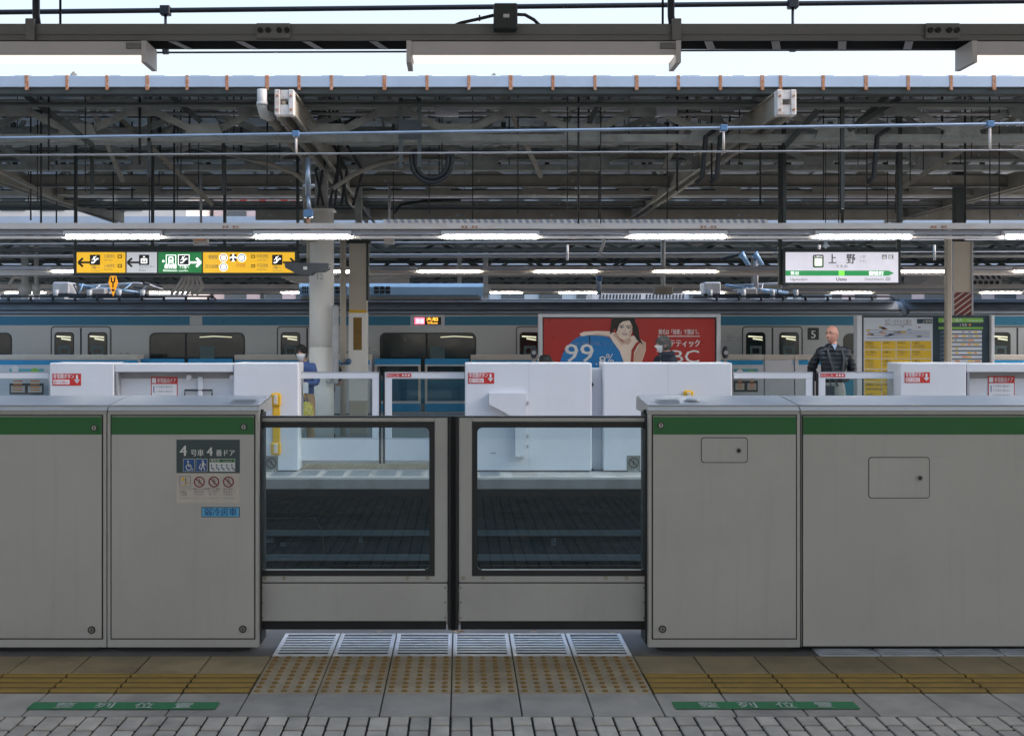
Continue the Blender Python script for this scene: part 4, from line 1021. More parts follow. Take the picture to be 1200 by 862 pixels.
def lamp_rail(d, py_t, py_b, lamp_px, w_px, py_l0, py_l1, lab, lamplabs, group, tube, teeth=None, off_rail=True):
    zt, zb = Z(py_t, d), Z(py_b, d)
    t = thing('lamp_rail', lab, 'lamp beam', (2, d, zb)); a, b = (X0, X1) if d < 20 else (X0 * 1.6, X1 * 1.6)
    m = MB(); m.box(a, d - .03, zb, b, d + .05, zt, 'cream_beam', .006); m.build('beam', t)
    if teeth:
        m = MB(); x = X(teeth[0], d)
        while x < X(teeth[1], d): m.add([(x, d + .02, zt), (x + .045, d + .02, zt), (x + .02, d + .02, zt + .05), (x - .015, d + .02, zt + .05)], [(0, 1, 2, 3)], 'white_steel'); x += .085
        m.box(X(teeth[0], d), d + .05, zt + .001, X(teeth[1], d), d + .06, zt + .05, 'lamp_off'); m.build('perforated_tray', t)
    if off_rail:
        m = MB(); m.box(a, d + .06, Z(py_l0 + 1, d) - .03, b, d + .12, Z(py_l0 - 1.5, d), 'lamp_off'); m.box(a, d + .055, Z(py_l1, d), b, d + .13, Z(py_l1 - 3, d), 'cream_beam'); m.build('conduit', t)
    for k, px in enumerate(lamp_px):
        x0, x1 = X(px, d), X(px + w_px, d); ln = lamplabs[k] if isinstance(lamplabs, list) else lamplabs
        L = thing('fluorescent_lamp', ln, 'lamp', ((x0 + x1) / 2, d, Z(py_l1, d)), group)
        m = MB(); zz = Z((py_l0 * .45 + py_l1 * .55), d); m.prism_x([(d - .045, zz), (d - .02, Z(py_l0, d)), (d + .03, Z(py_l0, d)), (d + .05, zz)], x0, x1, 'lamp_body'); m.build('housing', L)
        m = MB(); m.tube([(x0 + .03, d, zz - .030), (x1 - .03, d, zz - .030)], .019, tube, 10); m.build('tube', L)
        for xx in (x0 + .015, x1 - .03): MB().box(xx, d - .015, zz - .05, xx + .015, d + .015, zz - .0005, 'lamp_body').build('lamp_holder', L)
    return t
W = 'lit lamp on the cream beam '
rl2 = lamp_rail(13.8, 261.5, 268.5, [-145, 75, 297, 517, 737, 955, 1175], 115, 270.5, 279, 'long cream lamp beam with rust spots above the direction sign', [W + 'beyond the left edge', W + 'above the yellow direction sign, whole', W + 'crossing in front of the round cream column', W + 'just right of the tan column', W + 'above the red poster', W + 'above the white station name sign', W + 'cut off at the right edge'], 'lamps along the opposite platform edge', 'lamp_tube', (450, 900))
m = MB(); d = 13.765
for px in (550, 830, 1100, 270):
    for q in (-9, -5, 3, 7): m.box(X(px + q, d), d - .004, Z(267, d), X(px + q + 2.5, d), d + .001, Z(264.5, d), 'rust_strap')
m.build('rust_spots', rl2)
W = 'warm lamp over the train side, '
lamp_rail(22.0, 319.5, 322.5, [350, 490, 627, 767, 1057, 1190, 230, 60], 73, 313, 319.4, 'thin pale lamp beam over the train side of the opposite platform', [W + 'right of the round column', W + 'above the blue roof cooler', W + 'above the left end of the poster', W + 'above the right half of the poster', W + 'right of the station name sign', W + 'at the right edge', W + 'behind the direction sign', W + 'at far left'], 'lamps along the train side', 'lamp_tube_warm')
W = 'small lamp beyond the train, '
lamp_rail(33.5, 333, 338, [5, 175, 330, 565, 655, 802, 975, 1150], 47, 339, 344, 'cream lamp beam of the next platform just above the train roof', [W + 'at far left', W + 'below the direction sign', W + 'left of the blue cooler', W + 'right of the blue cooler', W + 'left of the roof vent', W + 'right of the roof vent', W + 'below the station name sign', W + 'right of the striped post'], 'lamps of the next platform', 'lamp_tube_warm')
for d, py, lab in ((29.5, 300, 'pale pipe along the next canopy at mid height'), (36., 323, 'pale pipe low under the next canopy')):
    m = MB(); m.tube([(-22, d, Z(py, d)), (28, d, Z(py, d))], .05, 'pvc_grey', 8); tag(m.build('service_pipe'), lab, 'pipe')

# ================================================================== overhead lines
def wire(pts, r, mt, name, lab, cat='overhead wire'):
    m = MB(); m.tube(pts, r, mt, 8); return tag(m.build(name), lab, cat)
def line(py0, py1, d, sag=0.):
    a, b = X(-300, d), X(1500, d)
    z = lambda px: Z(py0 + (py1 - py0) * px / 1200, d)
    return [(X(px, d), d, z(px)) for px in (-1500, -900, -300, 0, 300, 600, 900, 1200, 1500, 2100, 2700)]
w1 = thing('overhead_wire', 'thick navy messenger wire at the very top above the grey lamp beam', 'overhead wire', (0, 7.85, 3.6))
m = MB(); m.tube(line(14.5, 1.5, 7.85), .018, 'wire_dark', 8); m.build('messenger_wire', w1)
m = MB(); m.tube(line(62.5, 58, 7.85), .007, 'wire_dark', 6); m.build('contact_wire', w1)
for px in (194, 929):
    m = MB(); d = 7.85; zt = Z(14.5 - 13 * px / 1200, d); zb = Z(62.5 - 4.5 * px / 1200, d)
    m.box(X(px, d) - .035, d - .03, zt - .035, X(px, d) + .035, d + .03, zt + .03, 'wire_dark', .005); m.tube([(X(px, d), d, zt), (X(px, d), d, zb)], .010, 'wire_dark', 6); m.box(X(px, d) - .02, d - .015, zb - .01, X(px, d) + .02, d + .015, zb + .025, 'wire_dark'); m.build('dropper', w1)
w2 = thing('overhead_wire', 'pale blue-grey messenger wire crossing before the opposite canopy', 'overhead wire', (0, 11.3, 3.3)); d = 11.3
m = MB(); m.tube(line(162, 145, d), .016, 'wire_blue', 8); m.build('messenger_wire', w2)
m = MB(); m.tube(line(182, 176, d), .011, 'wire_grey', 6); m.build('contact_wire', w2)
for px in (347, 848, 1160, -100):
    m = MB(); zt = Z(162 - 17 * px / 1200, d); zb = Z(182 - 6 * px / 1200, d)
    m.box(X(px, d) - .035, d - .03, zt - .03, X(px, d) + .035, d + .03, zt + .03, 'blue_fitting', .005); m.tube([(X(px, d), d, zt), (X(px, d), d, zb)], .013, 'white_steel', 7); m.build('dropper', w2)
m = MB(); x = X(361, 13.2); d = 13.2
m.tube([(x, d, Z(185, d)), (x, d, Z(228, d))], .035, 'wire_blue', 8); m.tube([(x, d, Z(228, d)), (x + .02, d, Z(250, d))], .025, 'wire_blue', 8); m.box(x - .05, d - .05, Z(255, d), x + .06, d + .05, Z(246, d), 'blue_fitting', .01); m.tube([(x - .06, d, Z(217, d)), (x + .08, d, Z(217, d))], .02, 'wire_blue', 7); m.tube([(x, d, Z(255, d)), (x, d, Z(262, d))], .02, 'rust_strap', 7)
tag(m.build('wire_support_post'), 'slim blue-grey support post hanging just left of the round column top', 'post')
for py0, py1, d, lab in ((286, 281, 25.9, 'thin overhead wire high above the train roof'), (300, 295, 25.9, 'thin overhead wire just over the train roof'), (243, 243.5, 21.8, 'dark cable below the tan canopy beam')):
    wire(line(py0, py1, d), .018 if d > 25 else .02, 'wire_grey' if d > 25 else 'cable_black', 'overhead_wire' if d > 25 else 'canopy_cable', lab, 'overhead wire' if d > 25 else 'cable')
for px, lab in ((665, 'pale wire dropper left of the central hanging pole'), (1095, 'pale wire dropper beside the striped post'), (960, 'pale wire dropper left of station sign top')):
    m = MB(); d = 25.9; m.tube([(X(px, d), d, Z(305, d)), (X(px, d), d, Z(287, d))], .03, 'white_steel', 6); tag(m.build('wire_dropper'), lab, 'wire dropper')
m = MB(); d = 24.0
m.tube([(X(777, d), d, Z(280, d)), (X(777, d), d, Z(345, d))], .05, 'pvc_grey', 8); m.box(X(766, d), d - .1, Z(345, d), X(788, d), d + .1, Z(336, d), 'steel_tan', .02)
tag(m.build('hanging_pole'), 'grey hanging pole ending in a beige box above the red poster', 'pole')
m = MB(); d = 24.0
m.tube([(X(704, d), d, Z(275, d)), (X(708, d), d, Z(283, d)), (X(702, d), d, Z(300, d))], .035, 'white_steel', 7); m.tube([(X(702, d), d, Z(312, d)), (X(702, d), d, Z(345, d))], .05, 'wire_blue', 8); m.box(X(699, d), d - .06, Z(330, d), X(705, d), d + .06, Z(318, d), 'blue_fitting', .01)
tag(m.build('wire_support_post'), 'slim blue-grey support post above the left part of the roof vent', 'post')
m = MB(); d = 25.4
for px in (868, 884): m.tube([(X(px, d), d, Z(297, d)), (X(px + 4, d), d, Z(302, d)), (X(px + 9, d), d, Z(310, d))], [.09, .06, .05], 'cooler_blue', 8)
m.tube([(X(845, d), d, Z(304, d)), (X(870, d), d, Z(297, d)), (X(905, d), d, Z(297, d))], .04, 'frame_dark', 7); m.tube([(X(886, d), d, Z(305, d)), (X(886, d), d, Z(345, d))], .05, 'galv', 8)
tag(m.build('wire_insulator'), 'pair of pale blue insulators on a dark arm, left of the station sign', 'insulator')

# ================================================================== train
DT = 24.5
def train_car(x0, x1, lab, doors, windows, num=None, led=None, end_window=None):
    t = thing('train_car', lab, 'train car', ((x0 + x1) / 2, DT + 1.4, -1.1))
    m = MB(); m.box(x0, DT, -.08, x1, DT + 2.9, 2.10, 'stainless', .02); m.build('body', t)
    m = MB(); m.box(x0, DT - .004, 1.86, x1, DT + .001, 2.055, 'train_blue'); m.build('upper_stripe', t)
    m = MB(); m.box(x0, DT - .004, .15, x1, DT + .001, .68, 'train_waist'); m.build('waist_stripe', t)
    m = MB(); m.box(x0, DT + .1, -.9, x1, DT + 2.8, -.081, 'train_gutter'); m.build('underframe', t)
    m = MB(); half = [(DT + .03, 2.101), (DT + .03, 2.20), (DT + .06, 2.235), (DT + .12, 2.30), (DT + .25, 2.37), (DT + .5, 2.43), (DT + .9, 2.46), (DT + 1.45, 2.47)]
    m.prism_x(half + [(2 * DT + 2.9 - y, z) for y, z in half[::-1][1:]], x0 + .05, x1 - .05, 'train_roof', True); rf = m.build('roof', t)
    m = MB(); m.box(x0 + .03, DT - .02, 2.105, x1 - .03, DT + .028, 2.165, 'train_roof', .01); m.box(x0 + .03, DT - .012, 2.166, x1 - .03, DT + .028, 2.20, 'train_gutter'); m.box(x0 + .04, DT + .02, 2.395, x1 - .04, DT + .29, 2.415, 'train_gutter'); m.build('rain_gutter', rf)
    for px in doors:
        for s_ in (-1, 1):
            xa_, xb_ = sorted((X(px + s_ * 1, DT), X(px + s_ * 33.5, DT)))
            dl = MB()
            dl.rrect(xa_, .02, xb_, 1.80, .03, DT - .010, DT + .01, 'stainless_door'); dl = dl.build('door_leaf', t)
            g0, g1 = sorted((X(px + s_ * 9, DT), X(px + s_ * 30, DT)))
            m = MB(); m.rrect(g0 - .02, .72, g1 + .02, 1.71, .08, DT - .0125, DT - .009, 'train_gasket'); m.rrect(g0, .74, g1, 1.69, .07, DT - .015, DT - .009, 'train_glass')
            m.rect(g0 + .07, Z(417, DT), g1 - .07, Z(405, DT), DT - .0165, 'decal_pale'); m.rect(g0 + .12, Z(414, DT), g1 - .12, Z(408, DT), DT - .018, 'train_glass')
            for q in range(2): m.line2([(g0 + .03 + q * .1, 1.62 - q * .05), (g1 - .05, 1.60 - q * .06)], .03, DT - .017 - q * .001, 'interior_glow')
            m.build('door_window', dl)
        m = MB(); a, b = X(px - 35.5, DT), X(px + 35.5, DT); m.hole_plate(a, .01, b, 1.84, .09, a + .02, .015, b - .02, 1.82, .07, DT - .008, DT + .002, 'train_gasket'); m.box(X(px, DT) - .018, DT - .012, .02, X(px, DT) + .018, DT - .001, 1.80, 'train_gasket'); m.build('door_frame', t)
    for a, b, sp in windows:
        m = MB(); xa_, xb_ = X(a, DT), X(b, DT); m.rrect(xa_, .74, xb_, 1.70, .13, DT - .006, DT + .002, 'train_gasket'); f_ = m.build('side_window', t)
        m = MB(); m.rrect(xa_ + .025, .765, xb_ - .025, 1.675, .11, DT - .010, DT - .004, 'train_glass')
        xs_ = X(sp, DT); m.box(xs_ - .02, DT - .014, .765, xs_ + .02, DT - .009, 1.675, 'train_gasket')
        m.line2([(xs_ + .3, 1.60), (xs_ + .6, 1.62), (xs_ + 1.0, 1.60)], .018, DT - .0125, 'interior_glow')
        m.rect(xa_ + 1.1, 1.12, xa_ + 1.42, 1.40, DT - .012, 'decal_pale'); m.build('pane', f_)
    return t, rf
xj = X(1060.5, DT)
DRS = [95, 360, 640, 905]
c1, r1 = train_car(X(-45, DT), xj - .06, 'stainless train car with blue stripes filling most of the width', DRS, [(175, 287, 218), (445, 558, 500), (710, 822, 760), (-90, 14, -60)])
c2, r2 = train_car(xj + .06, xj + 20, 'next train car beyond the dark joint at right', [1192, 1460], [(1265, 1380, 1310)])
m = MB(); m.rrect(X(988, DT), .76, X(1012, DT), 1.68, .14, DT - .008, DT + .002, 'train_glass'); m.build('end_window', c1)
m = MB(); m.box(X(946.5, DT), DT - .008, Z(398, DT), X(959.5, DT), DT - .001, Z(384, DT), 'frame_dark'); m.text('5', X(953, DT), Z(396, DT), DT - .011, .19, 'letter_grey', 'c', bold=.006); m.build('car_number', c1)
m = MB(); m.box(X(481, DT), DT - .012, Z(383.5, DT), X(521, DT), DT - .001, Z(368.5, DT), 'pale_metal', .01); m.rect(X(485, DT), Z(380.5, DT), X(517, DT), Z(371.5, DT), DT - .014, 'black_ink'); m.rect(X(486, DT), Z(379.8, DT), X(497.5, DT), Z(372, DT), DT - .017, 'led_red')
m.text('快速', X(487.5, DT), Z(378.2, DT), DT - .02, .085, 'letter_lit', width=.17); m.text('大船', X(499.5, DT), Z(375.6, DT), DT - .017, .07, 'led_orange', width=.26); m.text('Ofuna', X(501, DT), Z(379.3, DT), DT - .017, .05, 'led_orange', width=.22); m.build('destination_display', c1)
m = MB(); m.box(X(222.5, DT), DT - .012, Z(381, DT), X(237, DT), DT - .001, Z(369.5, DT), 'stainless', .008); m.build('side_lamp_plate', c1)
m = MB(); m.tube([(xj, DT + .25, -.5), (xj, DT + .25, 2.2)], .14, 'train_gutter', 10); m.box(xj - .14, DT + .3, -.6, xj + .14, DT + 2.6, 2.15, 'train_gutter'); m.build('gangway', c1)
m = MB(); m.ball((xj + .02, DT + .8, 2.14), (.40, .75, .27), 'train_roof', 20, 12); m.build('end_cowl', c2)
# roof cooler
t = c1; m = MB(); xa_, xb_ = X(352, DT + .7), X(566, DT + .7); za, zb_ = Z(352, DT + .7) - .02, Z(332, DT + .7)
m.prism_x([(DT + .45, za + .10), (DT + .47, zb_ - .09), (DT + .56, zb_ - .01), (DT + .7, zb_), (DT + 2.2, zb_), (DT + 2.4, zb_ - .09), (DT + 2.42, za + .10)], xa_, xb_, 'cooler_blue')
ac = m.build('air_conditioner', r1)
m = MB(); m.box(xa_ + .05, DT + .5, za - .2, xb_ - .05, DT + 2.4, za + .099, 'cooler_skirt'); m.build('skirt', ac)
m = MB()
for a, b in ((354, 362), (385, 407), (438, 458)):
    for q in range(3):
        for r_ in range(2):
            u0 = X(a + (b - a) * q / 3 + .6, DT + .5); u1 = X(a + (b - a) * (q + 1) / 3 - .6, DT + .5); m.box(u0, DT + .45, za + .16 + r_ * .09, u1, DT + .475, za + .235 + r_ * .09, 'train_gutter')
m.box(xa_ + .1, DT + .445, za + .115, xb_ - .1, DT + .46, za + .13, 'train_gutter'); m.build('cooler_grille', ac)
m = MB(); d = DT + .9; xa_, xb_ = X(694, d), X(806, d); za, zb_ = 2.42, Z(343.5, d)
m.prism_x([(d, za), (d + .12, zb_), (d + 1.2, zb_), (d + 1.3, za)], xa_, xb_, 'pale_metal')
x = X(702, d)
while x < X(803, d):
    if not X(750, d) < x < X(753, d): m.add([(x, d + .010, za + .03), (x + .04, d + .010, za + .03), (x + .065, d + .100, zb_ - .02), (x + .025, d + .100, zb_ - .02)], [(0, 1, 2, 3)], 'train_gutter')
    x += .075
m.build('roof_vent', r1)
def pantograph(pa, pb, lab):
    m = MB(); d = DT + 1.0; xa_, xb_ = X(pa, d), X(pb, d); zb_ = 2.46; L_ = xb_ - xa_
    m.box(xa_, d - .3, zb_ + .05, xb_, d - .25, zb_ + .11, 'train_gutter'); m.box(xa_, d + .9, zb_ + .05, xb_, d + .95, zb_ + .11, 'train_gutter')
    for q in (.06, .4, .7, .94): m.tube([(xa_ + L_ * q, d - .28, zb_), (xa_ + L_ * q, d - .28, zb_ + .2)], .06, 'insulator', 8)
    m.tube([(xa_ + L_ * .9, d, zb_ + .14), (xa_ + L_ * .3, d, zb_ + .30), (xa_ + L_ * .25, d, zb_ + .32)], .035, 'cooler_blue', 7)
    m.tube([(xa_ + L_ * .28, d, zb_ + .30), (xa_ + L_ * .85, d, zb_ + .36), (xa_ + L_ * .95, d, zb_ + .33)], .028, 'pale_metal', 7)
    for q in range(7): a = xa_ + L_ * random.random(); m.tube([(a, d - .2, zb_ + .1), (a + random.uniform(-.3, .3), d - .1, zb_ + random.uniform(.2, .36)), (a + random.uniform(-.5, .5), d + .2, zb_ + random.uniform(.15, .3))], .018, random.choice(['wire_dark', 'cooler_blue', 'pale_metal']), 6)
    m.box(xa_ + .02, d - .2, zb_ + .1, xa_ + .40, d + .3, zb_ + .38, 'pale_metal', .03); m.box(xa_ + L_ * .4, d - .24, zb_ + .08, xa_ + L_ * .55, d + .3, zb_ + .24, 'galv', .02)
    m.tube([(xa_ + L_ * .98, d - .5, zb_ + .34), (xa_ + L_ * .98, d + 1.0, zb_ + .34)], .03, 'wire_dark', 7)
    return m.build('pantograph', r1)
pantograph(64, 178, ''); pantograph(822, 935, '')
d = DT + .35
for a, b in ((0, 250), (830, 1045)):
    m = MB()
    m.tube([(X(a, d), d, 2.50), (X(b, d), d, 2.50), (X(b + 3, d), d, 2.42)], .022, 'wire_dark', 6)
    for q in range(a + 10, b, 26): m.tube([(X(q, d), d, 2.40), (X(q, d), d, 2.50)], .03, 'wire_dark', 6)
    m.build('roof_cable', r1)

# ================================================================== columns on the opposite platform
t = thing('station_column', 'round cream column marked 12 rising behind the woman in blue', 'column', (X(377, 17), 17, 0), 'platform columns'); d = 17.; x = X(377, d)
m = MB(); m.tube([(x, d, 0), (x, d, 1.45)], .186, 'column_cream', 32); m.tube([(x, d, 1.4505), (x, d, 3.52)], .184, 'column_cream', 32); m.build('shaft', t)
m = MB(); m.tube([(x, d, 3.521), (x, d, 4.75)], .10, 'roof_steel', 14); m.box(x - .2, d - .2, 3.50, x + .2, d + .2, 3.521, 'column_cream'); m.build('top_post', t)
m = MB(); vs, fs = glyphs('12'); w = .115; mx_ = max(v[0] for v in vs)
m.add([(x + .186 * math.sin((a - mx_ / 2) * .62) * 1.0 - .01, d - .1862 * math.cos((a - mx_ / 2) * .62) - .003, Z(328, d) + b * .12) for a, b in vs], fs, 'soft_ink'); m.build('number_marking', t)
m = MB(); d = 16.72; m.box(X(389, d), d, Z(450, d), X(396, d), d + .12, Z(357, d), 'galv', .02); m.box(X(390, d), d - .02, Z(436, d), X(395, d), d - .001, Z(412, d), 'soft_ink', .005); m.build('side_cabinet', t)
m = MB(); m.tube([(X(383, 16.8) , 16.78, Z(447, 16.8)), (X(388, 16.8), 16.72, Z(449, 16.8)), (X(389, 16.8), 16.72, Z(440, 16.8))], .012, 'galv', 6); m.build('hook', t)
t = thing('station_column', 'tan steel column with brownish paper and yellow tape, right of the round column', 'column', (X(419, 18.6), 18.6, 0), 'platform columns'); d = 18.6
m = MB(); m.box(X(409, d), d, 0, X(429.5, d), d + .28, Z(285, d), 'column_tan', .008); m.build('shaft', t)
m = MB(); m.box(X(408.6, d), d - .004, .55, X(429.9, d), d + .285, Z(366, d), 'column_cream', .004); m.build('pale_cladding', t)
m = MB(); m.box(X(409, d), d - .008, Z(366.5, d), X(429.6, d), d - .0005, Z(363, d), 'yellow_paint'); m.rect(X(414, d), Z(410, d), X(424, d), Z(372, d), d - .007, 'tactile_dot'); m.build('old_tape', t)
m = MB(); m.box(X(429.6, d), d - .02, Z(352, d), X(432, d), d + .2, Z(285, d), 'roof_dark'); m.box(X(404, d), d + .05, Z(284.8, d), X(434, d), d + .2, Z(281, d), 'roof_dark'); m.box(X(416, d), d + .05, Z(280.8, d), X(423, d), d + .2, 4.7, 'roof_steel'); m.build('top_bracket', t)
m = MB(); d = 18.3; m.tube([(X(402, d), d, 0), (X(402, d), d, Z(276, d))], .05, 'column_tan', 12); m.box(X(397.5, d), d - .06, Z(427, d), X(411, d), d - .0505, Z(424.5, d), 'blue_fitting'); m.ball((X(409, d), d - .08, Z(423, d)), .05, 'blue_fitting', 10, 6); tag(m.build('drain_pipe'), 'slim tan pipe between the round column and the tan column', 'pipe')
t = thing('station_column', 'grey-tan column with maroon and white striped band at right', 'column', (X(1127, 18.6), 18.6, 0), 'platform columns'); d = 18.6
m = MB(); m.box(X(1116.5, d), d, 0, X(1138.5, d), d + .26, Z(283, d), 'column_tan', .006); m.box(X(1115.5, d), d - .02, 0, X(1117.5, d), d + .28, Z(283, d), 'galv'); m.box(X(1138, d), d - .02, 0, X(1140, d), d + .28, Z(283, d), 'galv'); m.build('shaft', t)
m = MB(); zs0, zs1 = Z(372, d), Z(342.5, d); a, b = X(1117.6, d), X(1138.4, d); m.rect(a, zs0, b, zs1, d - .012, 'column_stripe')
p = .095
for k in range(-3, 5):
    z = zs0 + k * p
    pts = [(a, z), (b, z + .22), (b, z + .245), (a, z + .025)]
    for lim, sg in ((zs0 + .004, 1), (zs1 - .004, -1)):
        o_ = []
        for (xa1, za1), (xa2, za2) in zip(pts, pts[1:] + pts[:1]):
            i1, i2 = (za1 - lim) * sg >= 0, (za2 - lim) * sg >= 0
            if i1: o_.append((xa1, za1))
            if i1 != i2: q_ = (lim - za1) / (za2 - za1); o_.append((xa1 + (xa2 - xa1) * q_, lim))
        pts = o_
        if len(pts) < 3: break
    if len(pts) >= 3: m.poly(pts, d - .014, 'sign_beige')
m.build('striped_band', t)
m = MB(); m.box(X(1122, d), d + .05, Z(283, d), X(1132, d), d + .2, 4.7, 'roof_dark'); m.prism_y([(X(1120, d), Z(270, d)), (X(1134, d), Z(270, d)), (X(1130, d), Z(279, d)), (X(1124, d), Z(279, d))], d + .03, d + .25, 'roof_dark'); m.build('top_bracket', t)
m = MB(); d = 18.3; m.box(X(1107.5, d), d - .05, 0, X(1114.5, d), d + .05, Z(264, d), 'column_tan', .02); tag(m.build('drain_pipe'), 'slim tan pipe just left of the striped column', 'pipe')

# ================================================================== poster stand and boards
d = 18.5
t = thing('poster_stand', 'wide pale-framed stand with a red beauty salon poster of a dark-haired woman', 'poster stand', (X(737.5, d), d, 0))
x0, x1, z0, z1 = X(631, d), X(844, d), .45, Z(367.5, d)
fw = .065
m = MB(); m.box(x0, d - .03, z0, x0 + fw, d + .12, z1, 'poster_frame', .006); m.box(x1 - fw, d - .03, z0, x1, d + .12, z1, 'poster_frame', .006); m.box(x0 + fw, d - .029, z1 - .06, x1 - fw, d + .119, z1 - .001, 'poster_frame', .006); m.box(x0 + fw, d - .029, z0, x1 - fw, d + .119, z0 + .07, 'poster_frame', .006); m.build('frame', t)
MB().box(x0 + .1, d, 0, x0 + .2, d + .08, z0, 'galv').build('leg', t); MB().box(x1 - .2, d, 0, x1 - .1, d + .08, z0, 'galv').build('leg', t)
m = MB(); m.box(x0 + fw, d + .012, z0 + .07, x1 - fw, d + .05, z1 - .06, 'poster_red'); m.frame2(x0 + fw, z0 + .07, x1 - fw, z1 - .06, .02, d + .009, 'black_ink')
P = lambda px, py: (X(px, d), Z(py, d)); y = d + .006
cx_, cz_ = P(695, 431.5); rx = X(734, d) - cx_
m.ell(cx_, cz_, rx, rx * 1.05, y, 'poster_blue', 48)
# figure: hair behind, arm, shoulder, dress, face
y = d + .003
m.poly([P(718, 373), P(726, 371.7), P(737, 371.7), P(744, 373), P(746, 385), P(748, 395), P(744, 393), P(741, 386), P(735, 379), P(722, 378), P(720, 387), P(717, 382)], y, 'ad_hair')
m.poly([P(679, 391), P(684, 388.5), P(700, 387.6), P(715, 388.2), P(724, 392), P(720, 395.5), P(706, 393), P(692, 392.3), P(681, 394)], y, 'ad_skin')
m.poly([P(733, 397), P(742, 393), P(750, 397), P(756, 401), P(757, 410), P(752, 424.4), P(733, 424.4), P(730, 410)], y, 'ad_skin')
m.poly([P(741, 424.4), P(743, 416), P(749, 404), P(751, 399), P(757, 401), P(757, 409), P(751.5, 424.4)], y - .002, 'ad_skin_shade')
m.poly([P(739, 424.4), P(740, 410), P(745, 402), P(751, 398), P(752, 399.3), P(747, 405), P(743, 413), P(742, 424.4)], y - .004, 'ad_dress')
m.poly([P(714, 393), P(720, 389), P(726, 397), P(733, 405), P(739, 424.4), P(731, 424.4), P(726, 411), P(718, 400)], y - .006, 'ad_skin')
m.poly([P(718.5, 392), P(721, 390.5), P(728, 400), P(731, 406), P(727.5, 403)], y - .008, 'ad_skin_shade')
fx, fz = P(732, 386)
m.ell(fx, fz, .125, .17, y - .008, 'ad_skin', 30, rot=-12); m.ell(fx + .035, fz - .01, .09, .15, y - .009, 'ad_skin', 24, rot=-12)
m.poly([P(722.5, 391), P(720.5, 383), P(722, 376), P(727, 372.6), P(734, 372.2), P(740, 374.5), P(737, 375.4), P(730, 376.5), P(725.5, 380), P(723.6, 386)], y - .011, 'ad_hair')
m.poly([P(737, 374), P(741, 374), P(744, 380), P(745, 389), P(748, 396), P(743, 393.5), P(741, 387), P(740, 380)], y - .012, 'ad_hair')
for sx, q in ((-1, P(728.4, 383.6)), (1, P(736.6, 384.3))):
    m.ell(q[0], q[1], .034, .011, y - .013, 'ad_white', 14, rot=-6); m.ell(q[0], q[1], .013, .011, y - .0145, 'black_ink', 12); m.line2([(q[0] - .04, q[1] + .012), (q[0] + .038, q[1] + .010)], .009, y - .0148, 'ad_hair'); m.line2([(q[0] - .045, q[1] + .034), (q[0] + .04, q[1] + .036)], .010, y - .0148, 'ad_hair')
q = P(732.2, 387.5); m.line2([(q[0] + .01, q[1] + .03), (q[0] - .016, q[1] - .012), (q[0] + .012, q[1] - .015)], .007, y - .014, 'ad_skin_shade')
m.poly([P(729, 397.5), P(737, 394), P(740, 399), P(736, 404), P(731, 402)], y - .0075, 'ad_skin_shade')
m.poly([P(739.6, 379), P(741.2, 383), P(739.5, 390), P(735.5, 395), P(737.8, 388)], y - .0125, 'ad_skin_shade')
m.poly([P(683, 393.2), P(700, 391.2), P(714, 393), P(720, 395.6), P(706, 393.4), P(692, 392.6)], y - .003, 'ad_skin_shade')
m.poly([P(744, 376), P(748, 384), P(749.5, 396), P(754, 404), P(747, 399), P(742.5, 392)], y - .0065, 'ad_hair')
m.poly([P(716.5, 374), P(722, 372), P(720.5, 382), P(718, 389), P(714.5, 392), P(716, 383)], y - .001, 'ad_hair')
for q_ in range(3): m.line2([P(721.5 + q_ * 1.6, 391 + q_ * .8), P(725 + q_ * 1.7, 385.5 + q_ * 1.2)], .012, y - .0152, 'ad_skin')
q = P(732.2, 391.3); m.ell(q[0], q[1], .045, .016, y - .013, 'ad_lip', 18, rot=-4); m.ell(q[0], q[1] + .002, .032, .007, y - .0145, 'ad_white', 14, rot=-4)
yt = d - .0
m.text('99', P(662, 0)[0], P(0, 423.8)[1], d - .001, .34, 'ad_white', width=.47, bold=.004); m.text('.8', P(698, 0)[0], P(0, 427)[1], d - .001, .16, 'ad_white', width=.17); m.text('%', P(710, 0)[0], P(0, 426)[1], d - .001, .19, 'ad_white', width=.13)
m.text('TBC「脱毛お手軽」コース', P(672, 0)[0], P(0, 404.5)[1], d - .001, .052, 'rail_line', width=.65)
m.line2([P(691, 392.6), P(691, 405)], .02, y - .003, 'board_navy')
m.text('脱毛は「効果」で選ぼう。', P(772, 0)[0], P(0, 391.3)[1], d - .001, .075, 'ad_white', width=.66, bold=.002); m.rect(P(771, 0)[0], P(0, 394.3)[1], P(820, 0)[0], P(0, 393.4)[1], d - .001, 'ad_white')
m.text('エステティック', P(770, 0)[0], P(0, 405.5)[1], d - .001, .105, 'ad_white', width=.70, bold=.004); m.text('TBC', P(770, 0)[0], P(0, 424.6)[1], d - .001, .235, 'ad_white', width=.69, bold=.002)
m.build('poster', t)
d = 18.5
t = thing('information_board', 'stand with a yellow exit guide and a green train map beside the man', 'information board', (X(1085, d), d, 0))
for a, b in ((1003, 1009), (1160, 1164)): MB().box(X(a, d), d - .05, 0, X(b, d), d + .12, Z(369, d), 'poster_frame', .01).build('post', t)
m = MB(); m.box(X(1009.2, d), d + .02, .35, X(1159.8, d), d + .10, Z(369.5, d), 'board_navy', .008); m.build('frame', t)
m = MB(); x0, x1, z0, z1 = X(1012.5, d), X(1093.5, d), .45, Z(372, d); m.rect(x0, z0, x1, z1, d + .016, 'board_pale'); y = d + .013
